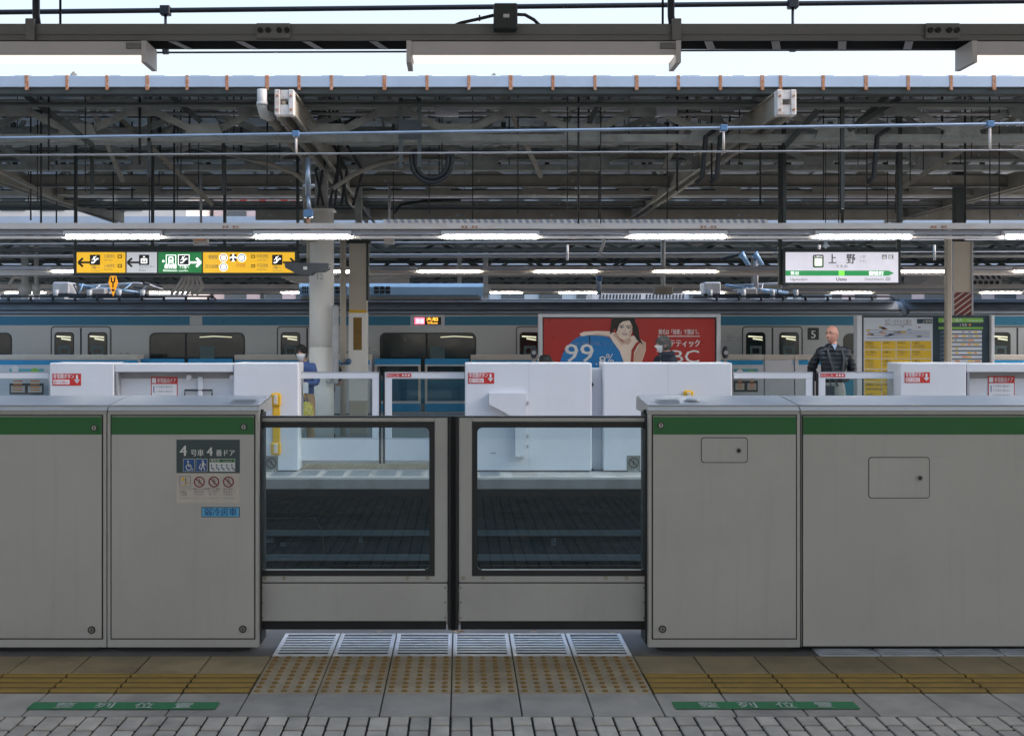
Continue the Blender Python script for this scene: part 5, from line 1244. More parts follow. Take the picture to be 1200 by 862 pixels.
m.text('出口・のりかえ案内', X(1037.5, d), Z(379.5, d), y, .075, 'grey_ink', width=.43); m.rect(X(1037, d), Z(381, d), X(1069, d), Z(380.5, d), y, 'grey_ink'); m.rect(X(1075, d), Z(379, d), X(1093, d), Z(373.5, d), y, 'board_navy'); m.text('上野駅', X(1081, d), Z(378, d), y - .002, .045, 'letter_grey')
for q in range(4): m.line2([(x0 + .05, Z(386 + q * 3.3, d)), (x0 + .45, Z(388 + q * 2.6, d)), (x1 - .05, Z(388 + q * 2.2, d))], .014, y, 'rail_line' if q % 2 else 'soft_ink')
random.seed(3)
for q in range(26): a = random.uniform(x0 + .02, x1 - .12); b = Z(random.uniform(383, 395), d); m.rect(a, b, a + random.uniform(.03, .10), b + .022, y - .002, random.choice(['board_yellow', 'grey_ink', 'orange_ink', 'soft_ink', 'rail_line']))
cols = [x0 + .012, x0 + .30, x0 + .54, x0 + .78, x1 - .012]
rowsz = [399.5, 409.3, 410.2, 419.8, 420.6, 432, 433, 447, 448, 466]
for r_ in range(0, 10, 2):
    for q in range(4):
        if r_ > 3 and q == 2: continue
        a, b = cols[q], cols[q + 1] - .012
        if r_ > 3 and q == 1: b = cols[3] - .012
        m.rect(a, Z(rowsz[r_ + 1], d), b, Z(rowsz[r_], d), y, 'board_yellow')
        m.text(random.choice(['公園口', '入谷口', '広小路口', '中央口', '不忍口']), a + .015, Z(rowsz[r_] + 3.4, d), y - .003, .036, 'black_ink')
        for k in range(int((rowsz[r_ + 1] - rowsz[r_] - 4) / 2)):
            if random.random() < .75: m.text(random.choice(['上野動物園 1分', '国立博物館 8分', '上野公園 西洋美術館', '地下鉄銀座線のりば', '台東区役所 5分']), a + .02, Z(rowsz[r_] + 5.9 + k * 2, d), y - .003, .019, 'grey_ink', width=random.uniform(.45, .9) * (b - a - .04))
for k in range(6): m.text('国立科学博物館', x0 + .05 + (k % 3) * .33, Z(452 + (k // 3) * 5, d), y - .003, .03, 'grey_ink')
m.build('exit_guide', t)
m = MB(); x0, x1, z0, z1 = X(1100, d), X(1152.5, d), .45, Z(372.5, d); m.rect(x0, z0, x1, z1, d + .016, 'board_navy'); m.rect(x0, Z(377.8, d), x1, z1, d + .013, 'board_lime'); m.text('山手線ご案内', x0 + .06, Z(376.7, d), d + .010, .045, 'white_sign'); m.text('Yamanote Line', x1 - .26, Z(376.5, d), d + .010, .035, 'white_sign')
m.rect(x0, Z(385.5, d), x1, Z(383, d), d + .013, 'board_lime'); m.text('4 号車', x0 + .35, Z(381.8, d), d + .013, .035, 'white_sign'); m.ell(X(1137, d), Z(380.5, d), .02, .02, d + .013, 'orange_ink', 10)
zz = 387.
while zz < 462:
    m.rect(X(1108.5, d), Z(zz + 3.6, d), x1 - .02, Z(zz, d), d + .013, 'board_pale'); m.text('上野', x0 + .03, Z(zz + 3.2, d), d + .013, .035, 'rail_line')
    for q in range(5):
        if random.random() < .6: a = X(1111 + q * 7.5 + random.uniform(0, 2), d); m.rect(a, Z(zz + 2.6, d), a + random.uniform(.04, .1), Z(zz + .8, d), d + .010, random.choice(['board_yellow', 'board_yellow', 'soft_ink', 'board_yellow', 'orange_ink']))
    zz += 4.9
m.build('line_map', t)
# small wheel-like fittings either side of poster
for px, lab in ((625.5, 'dark rounded fitting at the left side of the red poster stand'), (850, 'dark rounded fitting at the right side of the red poster stand')):
    d = 18.4; m = MB(); x = X(px, d); m.tube([(x, d, 0), (x, d, Z(415, d))], .03, 'galv', 8); m.ball((x, d, Z(413, d)), (.055, .05, .11), 'speaker_dark', 14, 10); m.disc(x, Z(413, d), .035, d - .06, d - .04, 'galv', 12); tag(m.build('bollard_post'), lab, 'post', 'dark-headed posts beside the poster')

# ================================================================== hanging signs
d = 16.
t = thing('direction_sign', 'long hanging yellow, grey and green direction sign with pictograms and arrows', 'sign', (X(216, d), d, Z(322, d)))
x0, x1, z0, z1 = X(85.5, d), X(349, d), Z(322.5, d), Z(291.5, d)
m = MB(); m.box(x0, d, z0, x1, d + .16, z1, 'frame_dark', .008); m.box(x0 + .01, d + .03, z1, x1 - .01, d + .13, Z(288, d), 'frame_dark'); m.build('case', t)
for px in (86.5, 177, 262, 348): MB().box(X(px, d) - .02, d + .06, Z(288, d) if px not in (86.5, 348) else z0, X(px, d) + .02, d + .10, 4.5, 'frame_dark').build('hanger', t)
zz0, zz1 = Z(319.5, d), Z(295.5, d); y = d - .003; y2 = d - .006; y3 = d - .009
def arrow(m, px, dirn, mt):
    x, z = X(px, d), (zz0 + zz1) / 2; L_ = .085; m.line2([(x - dirn * L_, z), (x + dirn * (L_ - .02), z)], .028, y2, mt); m.line2([(x + dirn * (L_ - .065), z + .06), (x + dirn * L_, z)], .03, y2 - .001, mt); m.line2([(x + dirn * (L_ - .065), z - .06), (x + dirn * L_, z)], .03, y2 - .002, mt)
def icon(m, px, kind, frame='black_ink', fg='letter_lit', s=.125, py=304.5):
    x, z = X(px, d), Z(py, d); m.rect(x - s / 2 - .01, z - s / 2 - .01, x + s / 2 + .01, z + s / 2 + .01, y2, fg if frame != 'black_ink' else frame); m.rect(x - s / 2, z - s / 2, x + s / 2, z + s / 2, y2 - .0015, frame)
    if kind == 'esc': m.line2([(x - .05, z - .04), (x - .02, z - .04), (x + .025, z + .015), (x + .05, z + .015)], .018, y3 - .001, fg); m.ell(x - .012, z + .032, .013, .013, y3 - .001, fg, 10); m.line2([(x - .012, z + .018), (x - .004, z - .005)], .016, y3 - .002, fg); m.line2([(x - .045, z - .005), (x + .02, z + .055)], .008, y3 - .003, fg)
    elif kind == 'lift':
        m.rect(x - .045, z - .05, x + .045, z + .02, y3 - .001, fg)
        for q in (-.025, 0, .025): m.ell(x + q, z - .002, .009, .009, y3 - .003, frame, 8); m.rect(x + q - .009, z - .04, x + q + .009, z - .012, y3 - .003, frame)
        m.poly([(x - .02, z + .035), (x, z + .055), (x + .02, z + .035)], y3 - .001, fg)
    elif kind == 'train': m.rrect(x - .035, z - .04, x + .035, z + .045, .02, y3 - .003, y3 - .001, fg); m.rect(x - .022, z + .0, x + .022, z + .025, y3 - .005, frame); m.line2([(x - .04, z - .055), (x - .02, z - .035)], .01, y3 - .002, fg); m.line2([(x + .04, z - .055), (x + .02, z - .035)], .01, y3 - .002, fg)
    elif kind == 'plane': m.line2([(x, z - .055), (x, z + .055)], .018, y3 - .001, fg); m.line2([(x - .05, z - .005), (x, z + .02), (x + .05, z - .005)], .018, y3 - .002, fg); m.line2([(x - .02, z - .045), (x + .02, z - .045)], .012, y3 - .003, fg)
m = MB(); m.rect(X(90, d), zz0, X(147, d), zz1, y, 'panel_yellow_lit'); arrow(m, 99, -1, 'black_ink'); icon(m, 111.5, 'esc')
for tx, ptx, py in (('公園改札', 122, 302), ('入谷改札', 122, 313)): m.text(tx, X(ptx, d), Z(py, d), y2, .046, 'grey_ink', width=.16); m.text('Park Gate', X(ptx, d), Z(py + 3.5, d), y2, .025, 'grey_ink', width=.12); m.rect(X(138, d), Z(py + .5, d), X(143, d), Z(py - 3.5, d), y2, 'black_ink'); m.rect(X(139, d), Z(py - .5, d), X(142, d), Z(py - 2.5, d), y2 - .002, 'panel_yellow_lit')
m.text('3階へ', X(107, d), Z(315, d), y2, .045, 'grey_ink', width=.12); m.text('To 3rd Floor', X(106.5, d), Z(318, d), y2, .02, 'grey_ink', width=.13); m.build('sign_face', t)
m = MB(); m.rect(X(148.5, d), zz0, X(184, d), zz1, y, 'panel_grey_lit'); arrow(m, 156.5, -1, 'black_ink'); icon(m, 169, 'lift'); m.text('エレベーター', X(163, d), Z(314, d), y2, .042, 'grey_ink', width=.22); m.text('Elevator', X(163, d), Z(317.5, d), y2, .026, 'grey_ink', width=.10); m.build('sign_face', t)
m = MB(); m.rect(X(185.5, d), zz0, X(236.5, d), zz1, y, 'panel_green_lit'); icon(m, 200.5, 'train', 'panel_green_lit'); icon(m, 215.5, 'esc', 'black_ink'); m.frame2(X(208.8, d), Z(310.8, d), X(222.2, d), Z(298.2, d), .01, y2 - .0005, 'letter_lit'); arrow(m, 228.5, 1, 'letter_lit'); m.ell(X(191.5, d), Z(306, d), .018, .018, y2, 'letter_lit', 8); m.text('新幹線', X(193, d), Z(314.4, d), y2, .055, 'letter_lit', width=.17, bold=.002); m.text('Shinkansen', X(191.3, d), Z(318, d), y2, .032, 'letter_lit', width=.20); m.text('下り階へ', X(210, d), Z(314.4, d), y2, .045, 'letter_lit', width=.14); m.text('Lower floor', X(210, d), Z(318, d), y2, .026, 'letter_lit', width=.13); m.build('sign_face', t)
m = MB(); m.rect(X(238, d), zz0, X(345.5, d), zz1, y, 'panel_yellow_lit')
m.text('銀座線', X(244.5, d), Z(303, d), y2, .05, 'grey_ink', width=.13); m.text('日比谷線', X(241, d), Z(314, d), y2, .05, 'grey_ink', width=.18)
for px, py, c_, ch in ((262, 302, 'orange_ink', 'G'), (262, 313, 'soft_ink', 'H'), (283.5, 302, 'rail_line', 'K')):
    a, b = X(px, d), Z(py, d); m.ell(a, b, .060, .060, y2, 'letter_lit', 20); m.ring2(a, b, .036, .052, y2 - .002, c_, 20); m.text(ch, a, b - .018, y2 - .003, .036, 'black_ink', 'c')
icon(m, 273.5, 'plane', 'black_ink', 'letter_lit', .075, 302); m.text('京成線', X(277, d), Z(312.5, d), y2, .045, 'orange_ink', width=.13)
for tx, py in (('中央改札', 302), ('不忍改札', 313)): m.text(tx, X(301, d), Z(py, d), y2, .048, 'grey_ink', width=.17); m.text('Central Gate', X(301, d), Z(py + 3.5, d), y2, .024, 'grey_ink', width=.14); m.rect(X(294.5, d), Z(py + .3, d), X(299, d), Z(py - 3.2, d), y2, 'black_ink'); m.rect(X(295.3, d), Z(py - .5, d), X(298.2, d), Z(py - 2.3, d), y2 - .002, 'panel_yellow_lit')
icon(m, 325, 'esc'); m.text('1階へ', X(320, d), Z(315, d), y2, .045, 'grey_ink', width=.12); m.text('To 1st Floor', X(320, d), Z(318, d), y2, .02, 'grey_ink', width=.13); arrow(m, 338.5, 1, 'black_ink'); m.build('sign_face', t)

t = thing('station_name_sign', 'hanging white station name sign with a green band arrow', 'sign', (X(986.5, d), d, Z(332, d)))
x0, x1, z0, z1 = X(917, d), X(1056, d), Z(333.5, d), Z(292, d)
m = MB(); m.box(x0, d, z0, x1, d + .18, z1, 'frame_dark', .008); m.build('case', t)
for px in (916, 1055.5): MB().box(X(px, d) - .025, d + .06, z0, X(px, d) + .025, d + .11, 4.5, 'frame_dark').build('hanger', t)
m = MB(); a0, a1, b0, b1 = X(920.5, d), X(1052.5, d), Z(331, d), Z(295.5, d); m.rect(a0, b0, a1, b1, y, 'panel_white_lit')
m.poly([(a0, Z(323, d)), (X(1041, d), Z(323, d)), (X(1047.5, d), Z(320, d)), (X(1041, d), Z(317, d)), (a0, Z(317, d))], y2, 'name_green_lit'); m.rect(X(982.5, d), Z(322.8, d), X(989.5, d), Z(317.2, d), y3, 'lime_lit')
m.text('上', X(971, d), Z(308, d), y2, .125, 'black_ink', width=.105, bold=.003); m.text('野', X(992, d), Z(308, d), y2, .125, 'black_ink', width=.12, bold=.003); m.text('うえの', X(979.5, d), Z(313.4, d), y2, .038, 'black_ink', width=.165)
m.text('Ueno', X(980, d), Z(329, d), y2, .058, 'black_ink', width=.145, bold=.001); m.text('Uguisudani', X(926, d), Z(328.5, d), y2, .040, 'grey_ink', width=.24); m.text('Okachimachi', X(1013, d), Z(328.5, d), y2, .040, 'grey_ink', width=.27)
m.text('鶯谷', X(926, d), Z(321.8, d), y3, .046, 'letter_lit', width=.125); m.text('御徒町', X(1018, d), Z(322.3, d), y3, .055, 'letter_lit', width=.21, bold=.001)
m.text('上野', X(1007, d), Z(302, d), y2, .035, 'soft_ink'); m.text('우에노', X(1007, d), Z(307, d), y2, .03, 'soft_ink')
a, b = X(952.5, d), X(965, d); m.rrect(a, Z(313.5, d), b, Z(298.5, d), .02, y2, y2 + .002, 'black_ink'); m.rrect(a + .012, Z(312.5, d), b - .012, Z(302.2, d), .012, y2 - .003, y2 - .001, 'board_lime'); m.rrect(a + .026, Z(311.4, d), b - .026, Z(303, d), .006, y2 - .006, y2 - .004, 'letter_lit'); m.text('JY', (a + b) / 2, Z(306.4, d), y2 - .009, .034, 'black_ink', 'c'); m.text('05', (a + b) / 2, Z(310.8, d), y2 - .009, .04, 'black_ink', 'c'); m.text('UEN', (a + b) / 2, Z(301.7, d), y2 - .003, .028, 'letter_lit', 'c', width=.11)
for px, ch in ((1033.5, '山'), (1041, '区')): m.rect(X(px, d), Z(303.5, d), X(px + 5.6, d), Z(298.5, d), y2, 'grey_ink'); m.text(ch, X(px + 2.8, d), Z(302.8, d), y3, .042, 'letter_lit', 'c')
m.frame2(X(1037.8, d), Z(328.7, d), X(1042.8, d), Z(325, d), .006, y2, 'grey_ink'); m.text('04', X(1040.3, d), Z(328, d), y2, .028, 'grey_ink', 'c')
m.build('sign_face', t)
# small things hanging about
d = 17.5; m = MB(); P = lambda px, py: (X(px, d), Z(py, d))
m.prism_y([P(127, 331), P(129.5, 322), P(135.5, 322), P(138, 331), P(132.5, 347)], d, d + .02, 'kite_orange')
m.line2([P(130.5, 324.5), P(130.8, 330.5), P(134.3, 330.5), P(134.6, 324.5)], .022, d - .003, 'black_ink'); m.line2([P(132.5, 330.5), P(132.5, 337)], .022, d - .004, 'black_ink'); m.ell(*P(132.5, 340), .025, .02, d - .003, 'black_ink', 10)
m.tube([(X(132.5, d), d + .01, Z(322, d)), (X(132.5, d), d + .01, 4.4)], .012, 'frame_dark', 6); tag(m.build('kite_sign'), 'orange kite-shaped sign hanging below the direction sign', 'sign')
d = 15.4; t = thing('platform_speaker', 'dark boat-shaped double speaker hanging in front of the round column', 'speaker', (X(362, d), d, Z(322, d)))
m = MB(); P = lambda px, py: (X(px, d), Z(py, d))
prof = [P(335, 310), P(338, 308.3), P(385, 309), P(387, 310), P(386, 315), P(380, 318.5), P(370, 319), P(365, 322.5), P(350, 322), P(343, 318), P(336, 314.5)]
m.prism_y(prof, d - .13, d + .13, 'speaker_dark'); m.build('body', t)
m = MB(); m.box(X(357, d), d - .137, Z(316.5, d), X(361.5, d), d - .131, Z(313, d), 'letter_grey'); m.build('plate', t)
m = MB(); m.tube([(X(361, d), d, Z(308.3, d)), (X(361, d), d, Z(280, d))], .022, 'steel_tan', 8); m.tube([(X(352, d), d, Z(284, d)), (X(372, d), d, Z(281, d))], .018, 'steel_tan', 7); m.tube([(X(361, d), d, Z(280, d)), (X(361, d), d, 4.2)], .02, 'steel_tan', 8); m.build('hanger', t)
m = MB(); d = 15.; m.rings([[(X(967.5, d) + r * math.cos(q), d + r * math.sin(q), z) for q in [2 * math.pi * k / 14 for k in range(14)]] for r, z in ((.055, Z(289, d)), (.030, Z(286, d)), (.012, Z(281.5, d)))], 'insulator'); m.ball((X(967.5, d), d, Z(290, d)), .018, 'insulator', 8, 6); m.tube([(X(967.5, d), d, Z(281.5, d)), (X(967.5, d), d, 4.3)], .006, 'frame_dark', 5); tag(m.build('hanging_bell'), 'small pale bell-shaped lamp hanging above the station name sign', 'lamp')
def pale_box(px0, px1, py0, py1, d, lab, name='junction_box'):
    m = MB(); m.box(X(px0, d), d, Z(py1, d), X(px1, d), d + .12, Z(py0, d), 'white_steel', .012); m.box(X(px0, d) + .02, d - .01, Z((py0 + py1) / 2, d), X(px1, d) - .02, d - .001, Z(py0 + 2, d), 'orange_ink', .002); m.tube([(X((px0 + px1) / 2, d), d + .06, Z(py0, d)), (X((px0 + px1) / 2, d), d + .06, 4.1)], .02, 'galv', 7); tag(m.build(name), lab, 'junction box', 'small pale boxes under the lamp beam')
pale_box(226, 243, 277, 287, 17., 'small pale box with rust stains above the direction sign'); pale_box(450, 462, 275, 286, 18., 'small pale box with rust stains right of the tan column')

# things on the next platforms
def simple_column(px0, px1, d, mt, lab):
    m = MB(); x = X((px0 + px1) / 2, d); r = (X(px1, d) - X(px0, d)) / 2; m.tube([(x, d, 0), (x, d, 4.4)], r, mt, 16); m.tube([(x, d, Z(345, d)), (x, d, Z(333, d))], r * 1.9, mt, 16); tag(m.build('station_column'), lab, 'column', 'columns of the next platform')
for px0, px1, lab in ((25, 33, 'pale column on the next platform at far left'), (40, 45, 'thinner pale column on the next platform at far left'), (536, 541, 'thin pale column behind the blue cooler, left one'), (566, 572, 'thin pale column behind the blue cooler, right one'), (880, 884, 'thin pale column right of the poster, beyond the train')): simple_column(px0, px1, 31., 'pvc_grey', lab)
d = 32.; cb = thing('conduit_bundle', 'bundle of bent cream conduits on the platform beyond the train', 'conduits', (X(250, 32.), 32., 2.5))
for k in range(6):
    MB().tube([(X(200 + k * 6, d), d, Z(345, d)), (X(208 + k * 6, d), d, Z(336, d)), (X(214 + k * 4, d), d, Z(326, d)), (X(216 + k * 3, d), d, 4.2)], .05, 'cream_beam', 7).build('conduit', cb)
for k in range(5): MB().tube([(X(330 + k * 5, d), d, Z(324 + k * 2, d)), (X(380, d), d, Z(327 + k * 2, d)), (X(480, d), d, Z(324 + k * 2.5, d))], .05, 'cream_beam', 7).build('conduit', cb)
MB().tube([(X(10, d), d, Z(335, d)), (X(16, d), d, Z(325, d)), (X(30, d), d, Z(325, d)), (X(34, d), d, Z(338, d))], .05, 'cream_beam', 7).build('conduit', cb)

d = 34.; m = MB(); m.box(X(1090, d), d, Z(334, d), X(1174, d), d + 2, Z(317, d), 'wall_white'); m.add([(X(1077, d), d - .02, Z(334, d)), (X(1095, d), d - .02, Z(334, d)), (X(1095, d), d - .02, Z(321, d))], [(0, 1, 2)], 'wall_white')
x = X(1140, d)
while x < X(1172, d): m.add([(x, d - .02, Z(320, d)), (x + .08, d - .02, Z(320, d)), (x + .18, d - .02, Z(327, d)), (x + .1, d - .02, Z(327, d))], [(0, 1, 2, 3)], 'roof_dark'); m.box(x, d - .03, Z(333, d), x + .1, d - .01, Z(329, d), 'roof_dark'); x += .17
tag(m.build('stair_cover'), 'white louvred stair cover right of the striped column beyond the train', 'stair cover')
m = MB()
for y0, y1 in ((27.9, 39.),): m.box(-26, y0, -1.449, 32, y1, -.001, 'platform_edge')
for y0, y1 in ((44., 56.),): m.box(-30, y0, -1.449, 36, y1, -.001, 'platform_edge')
m.build('next_platform', kind='structure')
# buildings in the gaps
random.seed(11)
for k, (xa_, xb_, d, z, mt, lab) in enumerate(((-60, -18, 75, 16, 'wall_white', 'white building far behind at left'), (-18, 2, 82, 14, 'wall_pink', 'pinkish building far behind, left of centre'), (2, 26, 78, 15, 'wall_blue', 'bluish glass building far behind the centre'), (26, 44, 84, 14, 'wall_pink', 'pinkish building far behind, right of centre'), (44, 90, 76, 16, 'wall_white', 'white building far behind at right'))):
    t = thing('station_building', lab, 'building', ((xa_ + xb_) / 2, d, -1.45), 'buildings beyond the station'); z = 12.5
    m = MB(); m.box(xa_, d, -1.5, xb_ - .3, d + 12, z, mt); m.box(xa_ - .1, d - .2, z, xb_ - .2, d + 12.2, z + .4, mt); m.build('wall', t)
    x = xa_ + .8
    while x + 1.8 < xb_ - .5:
        for zz in range(1, 11, 3): MB().box(x, d - .05, zz, x + 1.6, d + .01, zz + 1.7, 'window_dark').build('window', t)
        x += 2.6

t = thing('rooftop_billboard', 'white billboard with red shapes glimpsed between the canopies at left', 'billboard', (X(315, 60), 60, 6.))
d = 60.; m = MB(); m.box(X(262, d), d, Z(246, d), X(352, d), d + .5, Z(226, d), 'wall_white'); m.build('board', t)
m = MB()
for k, px in enumerate((270, 281, 294, 304, 316, 329, 340)): m.rect(X(px, d), Z(245, d), X(px + 8, d), Z(235 - (k % 2) * 2, d), d - .05, 'red_sign'); m.rect(X(px + 3, d), Z(243, d), X(px + 5, d), Z(238, d), d - .1, 'wall_white')
m.build('red_marks', t)
MB().box(X(305, d), d + .1, -1.45, X(309, d), d + .4, Z(246, d), 'roof_dark').build('post', t)

# ================================================================== people
def eval_mesh(me, mods):
    o = bpy.data.objects.new('body', me); COL.objects.link(o)
    for kind, setter in mods:
        md = o.modifiers.new(kind.lower(), kind); setter(md)
    bpy.context.view_layer.update(); dg = bpy.context.evaluated_depsgraph_get()
    r = bpy.data.meshes.new_from_object(o.evaluated_get(dg)); bpy.data.objects.remove(o)
    vs = [tuple(v.co) for v in r.vertices]; fs = [tuple(p.vertices) for p in r.polygons]; bpy.data.meshes.remove(r)
    return vs, fs
def skinned(J, E, root, sub=2):
    names = list(J); me = bpy.data.meshes.new('body'); me.from_pydata([J[n][0] for n in names], [(names.index(a), names.index(b)) for a, b in E], [])
    o = bpy.data.objects.new('body', me); COL.objects.link(o); o.modifiers.new('skin', 'SKIN'); 
    for i, n in enumerate(names):
        sv = me.skin_vertices[0].data[i]; r = J[n][1]; sv.radius = r if isinstance(r, tuple) else (r, r); sv.use_root = (n == root)
    s = o.modifiers.new('sub', 'SUBSURF'); s.levels = sub; s.render_levels = sub
    bpy.context.view_layer.update(); dg = bpy.context.evaluated_depsgraph_get()
    r = bpy.data.meshes.new_from_object(o.evaluated_get(dg)); bpy.data.objects.remove(o)
    out = ([tuple(v.co) for v in r.vertices], [tuple(p.vertices) for p in r.polygons]); bpy.data.meshes.remove(r); return out
HC = Vector((0, -.015, 1.625))
def head_pt(u, v, off=0.):
    # u: angle round (0 = front), v: -1..1 height
    z = v; c = math.sqrt(max(0, 1 - z * z)); x = c * math.sin(u); y = -c * math.cos(u)
    X_, Y_, Z_ = x * .075, y * .096, z * .118
    if z < 0:
        t = -z; X_ *= 1 - .34 * t ** 1.6; Y_ *= 1 - (.16 if y < 0 else .36) * t ** 1.5
        if y < 0: Y_ -= .012 * t
    if z > .2: X_ *= 1 - .06 * (z - .2); 
    if y < 0:
        g = lambda cx, cz, sx, sz: math.exp(-((X_ - cx) / sx) ** 2 - ((Z_ - cz) / sz) ** 2)
        Y_ -= .024 * g(0, -.018, .013, .020) + .012 * g(0, .004, .010, .024) + .006 * g(0, -.058, .024, .010) + .005 * g(0, -.092, .022, .014)
        Y_ += .012 * (g(.032, .012, .016, .012) + g(-.032, .012, .016, .012)); Y_ -= .005 * (g(.032, .034, .022, .010) + g(-.032, .034, .022, .010))
        Y_ -= .004 * (g(.042, -.025, .02, .02) + g(-.042, -.025, .02, .02)); Y_ += .004 * g(0, -.068, .025, .004)
    n = Vector((X_, Y_, Z_)).normalized()
    return Vector((X_, Y_, Z_)) + n * off
def head_grid(off, fz=None, nu=36, nv=24):
    vs = []; idx = {}; fs = []
    for j in range(nv + 1):
        v = -math.cos(math.pi * j / nv)
        for i in range(nu): vs.append(head_pt(2 * math.pi * i / nu, v, off(2 * math.pi * i / nu, v) if callable(off) else off))
    for j in range(nv):
        for i in range(nu):
            k = (i + 1) % nu; u = 2 * math.pi * (i + .5) / nu; v = -math.cos(math.pi * (j + .5) / nv)
            if fz is None or fz((u + math.pi) % (2 * math.pi) - math.pi, v): fs.append((j * nu + i, j * nu + k, (j + 1) * nu + k, (j + 1) * nu + i))
    return vs, fs
def person(label, loc, height, yaw, head_yaw=0., head_pitch=0., stoop=0., arms='down', top='down_navy', legs='khaki_cloth', skin='skin', hair=None, hat=None, mask=False, quilt=False, hood=False, collar=False, shoes='shoe_black', extra=None, long_top=False, step=0.):
    t = thing('person', label, 'person', loc)
    k = height / 1.75
    A = {'pel': ((0, 0, .95), (.115, .08)), 'wai': ((0, 0, 1.08), (.112, .082)), 'che': ((0, -.005, 1.27), (.138, .090)), 'nb': ((0, .012, 1.44), (.085, .07)), 'nk': ((0, .005, 1.52), (.056, .058)), 'hb': ((0, -.005, 1.56), (.05, .055))}
    for s_, n in ((1, 'l'), (-1, 'r')):
        if arms == 'down': el, wr = (.245 * s_, .03, 1.13), (.262 * s_, -.06, .89)
        elif arms == 'pocket': el, wr = (.275 * s_, .09, 1.15), (.14 * s_, .17, 1.00)
        elif arms == 'hold': el, wr = ((.235 * s_, -.02, 1.14), (.10 * s_, -.21, 1.17 if s_ > 0 else 1.05))
        A['sh' + n] = ((.165 * s_, .01, 1.405), .058); A['el' + n] = (el, .044); A['wr' + n] = (wr, (.032, .028))
        A['hi' + n] = ((.088 * s_, 0, .88), .068); A['kn' + n] = ((.095 * s_, -.02 - step * s_ * .5, .49), .045); A['an' + n] = ((.098 * s_, .02 - step * s_, .085), .040); A['he' + n] = ((.10 * s_, -.02 - step * s_, .045), .040); A['to' + n] = ((.11 * s_, -.15 - step * s_, .035), .032)
    def bend(p):
        p = Vector(p)
        if stoop and p.z > .95:
            a = R(stoop) * min(1, (p.z - .95) / .35); q = p - Vector((0, 0, .95)); q = Matrix.Rotation(a, 3, 'X') @ q; p = q + Vector((0, 0, .95))
        return p
    Rz = Matrix.Rotation(R(yaw), 3, 'Z')
    def W(p): return tuple(Rz @ (bend(p) * k) + Vector(loc))
    neck = Vector((0, .0, 1.53)); Rh = Matrix.Rotation(R(head_yaw), 3, 'Z') @ Matrix.Rotation(R(head_pitch), 3, 'X')
    def WH(p): 
        q = Rh @ (HC + Vector(p) - neck) + neck
        return W(q)
    EB = [('pel', 'wai'), ('wai', 'che'), ('che', 'nb'), ('nb', 'nk'), ('nk', 'hb')]
    for n in 'lr': EB += [('che', 'sh' + n), ('sh' + n, 'el' + n), ('el' + n, 'wr' + n), ('pel', 'hi' + n), ('hi' + n, 'kn' + n), ('kn' + n, 'an' + n), ('an' + n, 'he' + n), ('he' + n, 'to' + n)]
    bv, bf = skinned(A, EB, 'pel')
    allv = [Vector(v) for v in bv]; allf = list(bf); 
    hv, hf = head_grid(0.)
    b = len(allv); allv += [Rh @ (HC + v - neck) + neck for v in hv]; allf += [tuple(b + i for i in f) for f in hf]
    tmp = MB()
    for s_ in (-1, 1): tmp.ball(Rh @ (HC + Vector((s_ * .076, .008, -.005)) - neck) + neck, (.012, .020, .032), 'skin', 10, 8)
    for s_, n in ((1, 'l'), (-1, 'r')):
        wr = Vector(A['wr' + n][0]); el = Vector(A['el' + n][0]); d = (wr - el).normalized(); side = Vector((0, -1, 0)) if arms != 'hold' else Vector((0, 0, 1)); side = (side - d * side.dot(d)).normalized(); nn = d.cross(side)
        pc = wr + d * .045
        rs = []
        for q, (w_, h_) in ((-.04, (.022, .018)), (0., (.030, .017)), (.03, (.040, .016)), (.06, (.042, .014)), (.078, (.036, .010))):
            rs.append([wr + d * (q + .015) + side * w_ * math.cos(a) + nn * h_ * math.sin(a) for a in [2 * math.pi * i / 12 for i in range(12)]])
        tmp.rings(rs, 'skin')
        for i, ln in enumerate((.062, .072, .068, .054)):
            o_ = wr + d * .082 + side * (.031 - .0205 * i); c1 = o_ + d * ln * .45 + nn * .006 * s_; c2 = c1 + d * ln * .32 + nn * .018 * s_; c3 = c2 + d * ln * .2 + nn * .022 * s_
            tmp.tube([o_ - d * .02, o_, c1, c2, c3], [.009, .009, .0085, .0078, .005], 'skin', 7)
        th = wr + d * .03 + side * .034; tmp.tube([th - side * .015, th + side * .010 + d * .022, th + side * .016 + d * .050 + nn * .008 * s_, th + side * .012 + d * .068 + nn * .014 * s_], [.012, .0115, .010, .006], 'skin', 7)
    b = len(allv); allv += [Vector(v) for v in tmp.v]; allf += [tuple(b + i for i in f) for f in tmp.f]
    me = bpy.data.meshes.new('body'); me.from_pydata([tuple(v) for v in allv], [], allf)
    def rm(md): md.mode = 'VOXEL'; md.voxel_size = .0055; md.use_smooth_shade = True
    def smo(md): md.factor = .5; md.iterations = 2
    vs, fs = eval_mesh(me, [('REMESH', rm), ('SMOOTH', smo)])
    m = MB(); m.add([W(v) for v in vs], fs, skin, True); m.build('body', t)
    # face details
    m = MB()
    for s_ in (-1, 1):
        m.ball((0, 0, 0), .001, 'eye_dark', 4, 3) if False else None
        c = head_pt(s_ * .40, .10); bb = MB(); bb.ball((c.x, c.y + .004, c.z), (.013, .007, .006), 'eye_dark', 10, 6); m.add([WH(v) for v in bb.v], bb.f, 'eye_dark', True)
        bb = MB(); bb.tube([head_pt(s_ * q, .30 - abs(q - .4) * .12, .001) for q in (.18, .3, .42, .55)], [.003, .005, .005, .003], 'hair_dark', 6); m.add([WH(v) for v in bb.v], bb.f, 'hair_grey', True)
    m.build('eye', t)
